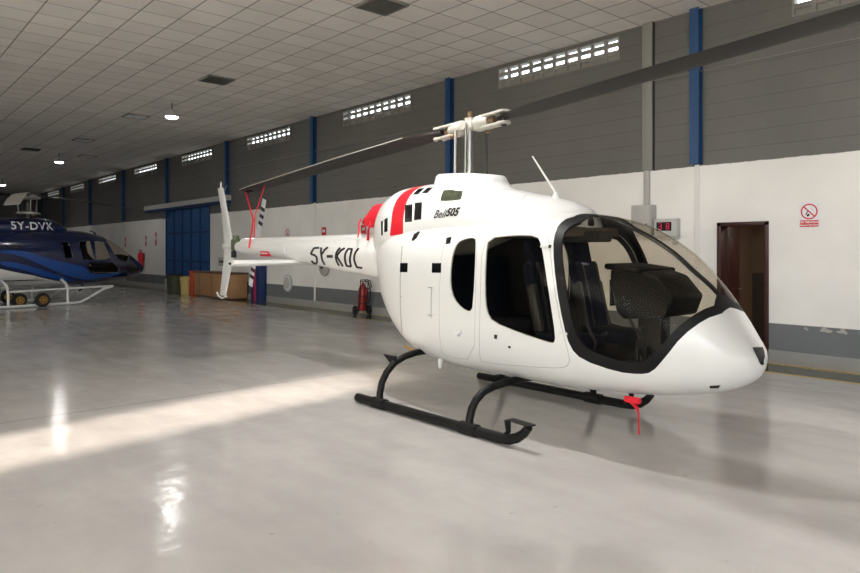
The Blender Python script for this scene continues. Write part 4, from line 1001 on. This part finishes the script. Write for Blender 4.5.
# ------------------------------------------------------------------ red covers, streamers and straps on the white helicopter
def toW(p): return H.location + Matrix.Rotation(-PI / 2, 3, 'Z') @ Vector(p)
def streamer(mb, pts, w, m, t=.004):
    mb.tube([toW(p) for p in pts], w, m, 8, flat=.3)
ex = empty('exhaust_cover', 'bright red fabric cover over the exhaust of white helicopter', 'exhaust cover', toW((-1.43, 0, 2.00)))
cv = MB(); Wd = [(-.36, 1.03), (-.20, 1.12), (-.02, 1.15), (.10, 1.10), (.04, .98), (-.02, .86), (-.30, .88)]
ringsv = []
n = 20
for i, (px_, rz, ry, zz) in enumerate(((.16, .12, .16, .06), (.05, .15, .20, .06), (-.08, .15, .20, .05), (-.20, .11, .17, .02), (-.30, .075, .13, -.01), (-.33, .03, .06, -.02))):
    for k in range(n):
        a = 2 * PI * k / n; wob = 1 + .07 * math.sin(3 * a + i)
        ringsv.append((ry * math.cos(a) * wob, -px_ , zz + rz * math.sin(a) * wob))
cv.add(ringsv, [(i * n + k, i * n + (k + 1) % n, (i + 1) * n + (k + 1) % n, (i + 1) * n + k) for i in range(5) for k in range(n)] + [tuple(range(n))[::-1], tuple(range(5 * n, 6 * n))], M['redcloth'])
cvo = cv.build('cover', parent=ex, smooth=60)
inv = lambda p: toW(p) - ex.location
for pts in ([(-1.80, -.17, 2.02), (-1.80, -.20, 1.95), (-1.78, -.21, 1.86), (-1.75, -.25, 1.79)], [(-1.57, -.19, 1.98), (-1.56, -.22, 1.88), (-1.54, -.26, 1.75)], [(-1.33, -.36, 1.93), (-1.38, -.36, 1.86), (-1.46, -.30, 1.75)]):
    MB().tube([inv((p[0] + .09, p[1], p[2])) for p in pts], .014, M['redcloth'], 8, flat=.4).build('strap', parent=ex)
pc = empty('pitot_cover', 'red pitot cover with ribbon hanging under the nose of white helicopter', 'pitot cover', toW((2.27, -.36, .44)))
MB().box((.0, .0, -.005), (.05, .14, .05), M['redcloth'], bev=.015).build('cover', parent=pc)
MB().tube([(0, .02, -.02), (0, -.04, -.06), (.005, -.05, -.10), (0, -.05, -.18), (0, -.055, -.27)], [.02, .024, .012, .011, .012], M['redcloth'], 8, flat=.4).build('ribbon', parent=pc)
ts = empty('blade_tie_strap', 'red tie-down strap running from rotor blade tip to tail boom', 'strap', toW((tip.x, tip.y, tip.z)))
O_ = ts.location
MB().tube([toW(p) - O_ for p in ((-5.60, tip.y, 2.70), (-4.92, -.03, 2.12), (-4.86, -.10, 1.86), (-4.86, -.135, 1.66))], .013, M['redcloth'], 8).build('strap', parent=ts)
MB().tube([toW(p) - O_ for p in ((-4.85, tip.y, 2.72), (-4.88, -.02, 2.20), (-4.86, -.04, 1.84))], .009, M['redcloth'], 8).build('cord', parent=ts)
# ================================================================== BLUE HELICOPTER
BR = math.atan2(.233, .972)
B = empty('blue_helicopter', 'dark blue helicopter with white skids and gold-rimmed ground wheels', 'helicopter', (3.2, 22.7, 0), BR)
BS = Skin([(-2.6, .30, 1.25, 1.95, 1.6, 2, 2), (-1.6, .60, .98, 2.10, 1.5, 2.1, 2.4), (-.6, .82, .70, 2.20, 1.45, 2.2, 2.8), (.4, .90, .56, 2.24, 1.38, 2.3, 3.0), (1.4, .93, .54, 2.26, 1.32, 2.4, 3.0),
           (2.3, .92, .52, 2.24, 1.28, 2.4, 2.9), (3.0, .86, .54, 2.12, 1.22, 2.4, 2.7), (3.6, .74, .60, 1.84, 1.14, 2.3, 2.5), (4.1, .57, .68, 1.52, 1.07, 2.2, 2.3), (4.45, .38, .77, 1.28, 1.02, 2.1, 2.1), (4.65, .20, .87, 1.12, 1.0, 2, 2), (4.71, .03, .96, 1.02, .99, 2, 2)], B)
br = []
def bb_(key, px, it=1, d=1.2):
    p = BS.trace(px, it, d)
    if len(p) > 3: br.append((key + 'R', p)); br.append((key + 'L', BS.mirror(p)))
bb_('w1', [(61.2, 241.8), (69, 242), (73, 257.6), (65.4, 258.2)], 0); bb_('w2', [(78.6, 241), (89.5, 241), (95, 260.4), (83.5, 259.7)], 0); bb_('w3', [(94.6, 241), (103.2, 242.2), (108, 252.5), (111, 259.2), (96.2, 259.6)], 0)
bb_('w4', [(88.4, 262.5), (113.8, 262.5), (119.5, 268.5), (118, 272.5), (93.2, 272.5), (88.4, 268.8)], 0)
bb_('nose', [(126, 264.5), (133, 262.5), (138.4, 264.5), (139.5, 269), (133, 273.6), (126.5, 272.5)])
# windscreen over both sides
wsp = BS.trace([(106.5, 240.5), (116, 257), (121, 261), (128, 261)], 1, 1.2, False)
wsp = [(3.02, PK)] + wsp + [(4.22, PK)]; wsp = resample(wsp, .06)
br.append(('wsR', wsp)); br.append(('wsL', BS.mirror(wsp)))
bb_('s1', [(.5, 250), (18, 250.5), (32, 252.5), (48, 258.5), (62, 262), (80, 265.5), (87, 269), (92, 274.5), (112, 273.8), (122, 271), (118, 275.5), (96, 279.5), (80, 279.8), (66, 275.5), (50, 268.5), (34, 261.5), (18, 255), (.5, 253)])
bb_('s2', [(.5, 261.5), (12, 261.8), (28, 265.5), (46, 271), (62, 276.5), (78, 281), (64, 281.6), (44, 276.5), (24, 270), (.5, 265)])
WB = [(-2.6, .0), (-2.6, 1.32 * KTH), (-1.0, 1.30 * KTH), (.0, 1.18 * KTH), (.8, 1.0 * KTH), (1.6, .72 * KTH), (2.1, .42 * KTH), (2.3, 0)]
WB = resample(WB, .08); br.append(('bellyR', WB)); br.append(('bellyL', BS.mirror(WB)))
bp_ = {'base': ('fuselage', B, M['navy'], .012, M['trim'])}
for e in 'RL':
    bp_['s1' + e] = bp_['s2' + e] = ('fuselage', B, M['azure'], .012, M['trim']); bp_['belly' + e] = ('fuselage', B, M['white2'], .012, M['trim'])
    bp_['nose' + e] = ('fuselage', B, M['darkglass'], .012, M['trim'])
    bp_['ws' + e] = ('windshield', B, M['canopy'], .006, M['canopy'], 'f')
    for k in '1234': bp_['w' + k + e] = ('side_window', B, M['canopy'], .006, M['canopy'], k + e)
bm_ = BS.build(br, bp_, step=.09, tstep=7)
# engine deck / transmission cowling
BC = Skin([(-3.0, .15, 1.5, 1.9, 1.7, 2, 2), (-2.4, .34, 1.5, 2.2, 1.9, 2, 2.4), (-1.2, .48, 1.6, 2.42, 2.0, 2, 2.8), (.2, .55, 1.7, 2.56, 2.05, 2, 3.2), (1.3, .55, 1.7, 2.58, 2.05, 2, 3.2), (1.75, .50, 1.7, 2.50, 2.05, 2, 3), (2.02, .40, 1.8, 2.34, 2.05, 2, 2.6), (2.12, .1, 1.9, 2.2, 2.05, 2, 2)], B)
bc = BC.build([], {'base': ('engine_cowling', B, M['navy'], 0, M['navy'])}, step=.1, tstep=8)['base']
tbb = MB(); tbb.tube([(-2.3, 0, 1.62), (-4.5, 0, 1.75), (-6.6, 0, 1.85)], [.30, .20, .13], M['navy'], 24); tbb.build('tail_boom', parent=B)
fb = MB(); wing(fb, [((-6.6, 0, 1.0), .35, .03, (1, 0, 0), (0, 1, 0)), ((-6.45, 0, 1.85), .5, .035, (1, 0, 0), (0, 1, 0)), ((-6.9, 0, 2.7), .35, .03, (1, 0, 0), (0, 1, 0))], M['azure']); fb.build('tail_fin', parent=B)
hb = MB(); wing(hb, [((-5.2, -1.2, 1.78), .3, .03, (1, 0, 0), (0, 0, 1)), ((-5.2, 1.2, 1.78), .3, .03, (1, 0, 0), (0, 0, 1))], M['navy']); hb.build('horizontal_stabiliser', parent=B)
vs, fs = text_mesh('5Y-DVK', .40, .006, 0, 1.1)
p = BC.cast(32.5, 226.3) or Vector((1.0, -.5, 2.35))
tm = MB()
tm.add([Vector((q.x, q.y - .01, q.z)) for q in lay(BC, [(a * .80, b * .80, 0) for a, b, _ in vs], p.x, p.z)], fs, M['signwhite']); tm.build('registration_lettering', parent=B, smooth=0)
# black slots on the cowling side
for u, v, w_, h_ in ((13.5, 246.6, .24, .07), (22.5, 247.0, .05, .07), (2.5, 246.5, .16, .05)):
    q = BS.cast(u, v)
    if q: MB().box((q.x, q.y + .004, q.z), (w_, .03, h_), M['ink'], bev=.004).build('air_slot', parent=B)
MB().tube([(3.1, 0, 2.08), (3.05, 0, 2.20), (2.9, 0, 2.24)], [.03, .025, .015], M['navy'], 10).build('roof_fitting', parent=B)
# mast, star and three blades
hz = 3.24
mb_ = MB(); mb_.cyl((1.05, 0, 2.5), (1.05, 0, 3.1), .09, M['darkmetal']); mb_.lathe([(.34, 0), (.30, .05), (.16, .07)], (1.05, 0, 2.70), M['greybox'], seg=24)
for a in (0.3, 2.4, 4.5): mb_.tube([(1.05 + .26 * math.cos(a), .26 * math.sin(a), 2.72), (1.05 + .30 * math.cos(a), .30 * math.sin(a), 3.14)], .016, M['greybox'], 8)
bmast = mb_.build('rotor_mast', parent=B)
st = MB(); st.lathe([(.30, 0), (.34, .03), (.20, .10), (.08, .16)], (1.05, 0, 3.16), M['greybox'], seg=24); bh_ = st.build('rotor_hub', parent=B)
def baz(world_ang): return world_ang - BR
for wa in (math.radians(19.4), math.radians(139.4), math.radians(256)):
    a = baz(wa); d = Vector((math.cos(a), math.sin(a), 0)); side = Vector((-d.y, d.x, 0)); O = Vector((1.05, 0, hz)); U = Vector((0, 0, 1))
    b = MB(); stn = []
    for r, ch, th, dz in ((.25, .10, .07, 0), (.55, .14, .06, 0), (.85, .35, .04, -.01), (2.0, .35, .035, -.06), (3.2, .35, .03, -.18), (4.4, .35, .028, -.38), (5.25, .33, .02, -.57), (5.3, .2, .012, -.58)):
        tw = .22 if wa < 1 else .10; ax = side * math.cos(tw) + U * math.sin(tw); ay = U * math.cos(tw) - side * math.sin(tw); stn.append((O + d * r + U * dz, ch, th, ax, ay))
    wing(b, stn, M['blade'] if wa < 4 else M['greybox']); b.build('main_rotor_blade', parent=bh_, smooth=50)
# white skids, raised toes, cross tubes, wheels
for sg in (-1, 1):
    Y = sg * 1.1
    sk = MB(); sk.tube([(-.85, Y, .05), (1.75, Y, .05), (2.05, Y, .06), (2.75, Y, .42), (3.05, Y, .50)], .038, M['white2'], 12); so = sk.build('skid', parent=B)
    rl_ = MB(); rl_.tube([(.0, Y, .46), (3.0, Y, .505)], .03, M['white2'], 10); rl_.tube([(2.62, Y, .36), (2.78, Y, .49)], .02, M['white2'], 8); rl_.build('step_rail', parent=so)
    for s_ in (.04, 1.66): MB().tube([(s_, Y, .06), (s_, Y, .45), (s_, Y * .92, .62), (s_, Y * .6, .78)], .036, M['white2'], 12).build('skid_leg', parent=so)
for s_ in (.04, 1.66): MB().tube([(s_, -.7, .75), (s_, .7, .75)], .04, M['white2'], 12).build('cross_tube', parent=B)
def bwheel(x, y, nm):
    t = MB(); t.lathe([(.09, -.06), (.18, -.065), (.205, -.03), (.205, .03), (.18, .065), (.09, .06)], (x, y, .205), M['rubber'], axis=(0, 1, 0), seg=28); o = t.build('ground_wheel', parent=B)
    g = MB(); g.lathe([(.03, -.07), (.10, -.06), (.115, -.068), (.115, .068), (.10, .06), (.03, .07)], (x, y, .205), M['gold'], axis=(0, 1, 0), seg=24)
    for k in range(5):
        a = 2 * PI * k / 5; g.lathe([(.022, -.072), (.022, -.06)], (x + .065 * math.cos(a), y, .205 + .065 * math.sin(a)), M['ink'], axis=(0, 1, 0), seg=10)
    g.build('wheel_rim', parent=o)
    q = MB(); q.tube([(x, y + .0, .205), (x, y + .12, .205), (x - .12, y + .14, .2), (x - .2, y + .14, .08)], .02, M['darkmetal'], 8); q.build('wheel_arm', parent=o)
for sg in (-1, 1):
    bwheel(.90, sg * 1.1 - .10 , 'a'); bwheel(.42, sg * 1.1 + .22, 'b')
q = BS.cast(81, 279)
MB().tube([(2.55, -.25, .53), (2.5, -.25, .40), (2.42, -.25, .34)], [.05, .04, .02], M['navy'], 10).build('belly_fitting', parent=B)
bi = MB(); bi.bx(-.2, 3.9, -.7, .7, .74, .77, M['trim']); bi.build('cabin_floor', parent=B)
bi = MB(); bi.bx(.9, .96, -.75, .75, .8, 2.1, M['trim']); bi.build('rear_bulkhead', parent=B)
for yy in (-.38, .38):
    s3 = MB(); s3.box((2.75, yy, 1.05), (.5, .46, .14), M['seat'], bev=.04); s3.box((2.48, yy, 1.42), (.12, .46, .72), M['seat'], rot=Matrix.Rotation(-.15, 3, 'Y'), bev=.04); s3.build('seat', parent=B)
bi = MB(); bi.box((1.25, 0, 1.05), (.5, 1.4, .14), M['seat'], bev=.04); bi.build('rear_bench', parent=B)
bi = MB(); bi.box((3.7, -.15, 1.15), (.25, .55, .5), M['panel'], bev=.04); bi.build('instrument_panel', parent=B)

# ================================================================== LIGHT
wd = bpy.data.worlds.new('sky'); scn.world = wd; wd.use_nodes = True; nt = wd.node_tree
bg = nt.nodes['Background']; bg.inputs[0].default_value = (.86, .94, 1.0, 1); bg.inputs[1].default_value = 3.9
sd = bpy.data.lights.new('sun', 'SUN'); sd.energy = 11.0; sd.angle = math.radians(1.6); sd.color = (1, .86, .73)
so = bpy.data.objects.new('sun', sd); COL.objects.link(so)
sdir = Vector((1, .155, -.262)).normalized()
so.rotation_euler = sdir.to_track_quat('-Z', 'Y').to_euler(); so.location = (-30, 0, 20)
t = empty('corridor_fill_lamp', 'small fill lamp added unseen on the corridor ceiling beyond the doorway', 'lamp', (11.2, 3.6, 2.5))
MB().lathe([(.12, 0), (.12, -.03), (.06, -.06)], (0, 0, 0), M['signwhite'], seg=20).build('lamp_shade', parent=t)
cl = bpy.data.lights.new('lamp_light', 'AREA'); cl.shape = 'DISK'; cl.size = .2; cl.energy = 9; cl.color = (1, .85, .7)  # unseen lamp added to brighten the dark corridor
co_ = bpy.data.objects.new('lamp_light', cl); COL.objects.link(co_); co_.parent = t; co_.location = (0, 0, -.08)
# sky portals in the open bays (they only steer sampling of the sky)
for c_, r_, sx_, sy_ in (((XL - .3, -5.8, 2.3), (0, -PI / 2, 0), 4.6, 6.4), ((-7.05, YF - .4, 2.3), (PI / 2, 0, 0), 7.1, 4.6), ((XL - .3, 4.5, 2.3), (0, -PI / 2, 0), 4.6, 1.15)):
    pd_ = bpy.data.lights.new('sky_portal', 'AREA'); pd_.shape = 'RECTANGLE'; pd_.size = sx_; pd_.size_y = sy_; pd_.cycles.is_portal = True
    po_ = bpy.data.objects.new('sky_portal', pd_); COL.objects.link(po_); po_.location = c_; po_.rotation_euler = r_
scn.view_settings.view_transform = 'Standard'; scn.view_settings.look = 'None'; scn.view_settings.gamma = 1; scn.view_settings.use_curve_mapping = False
scn.view_settings.exposure = 0.88
scn.cycles.use_denoising = True
scn.cycles.max_bounces = 10; scn.cycles.diffuse_bounces = 6; scn.cycles.glossy_bounces = 4; scn.cycles.transparent_max_bounces = 16
scn.cycles.sample_clamp_indirect = 3
scn.cycles.use_adaptive_sampling = False
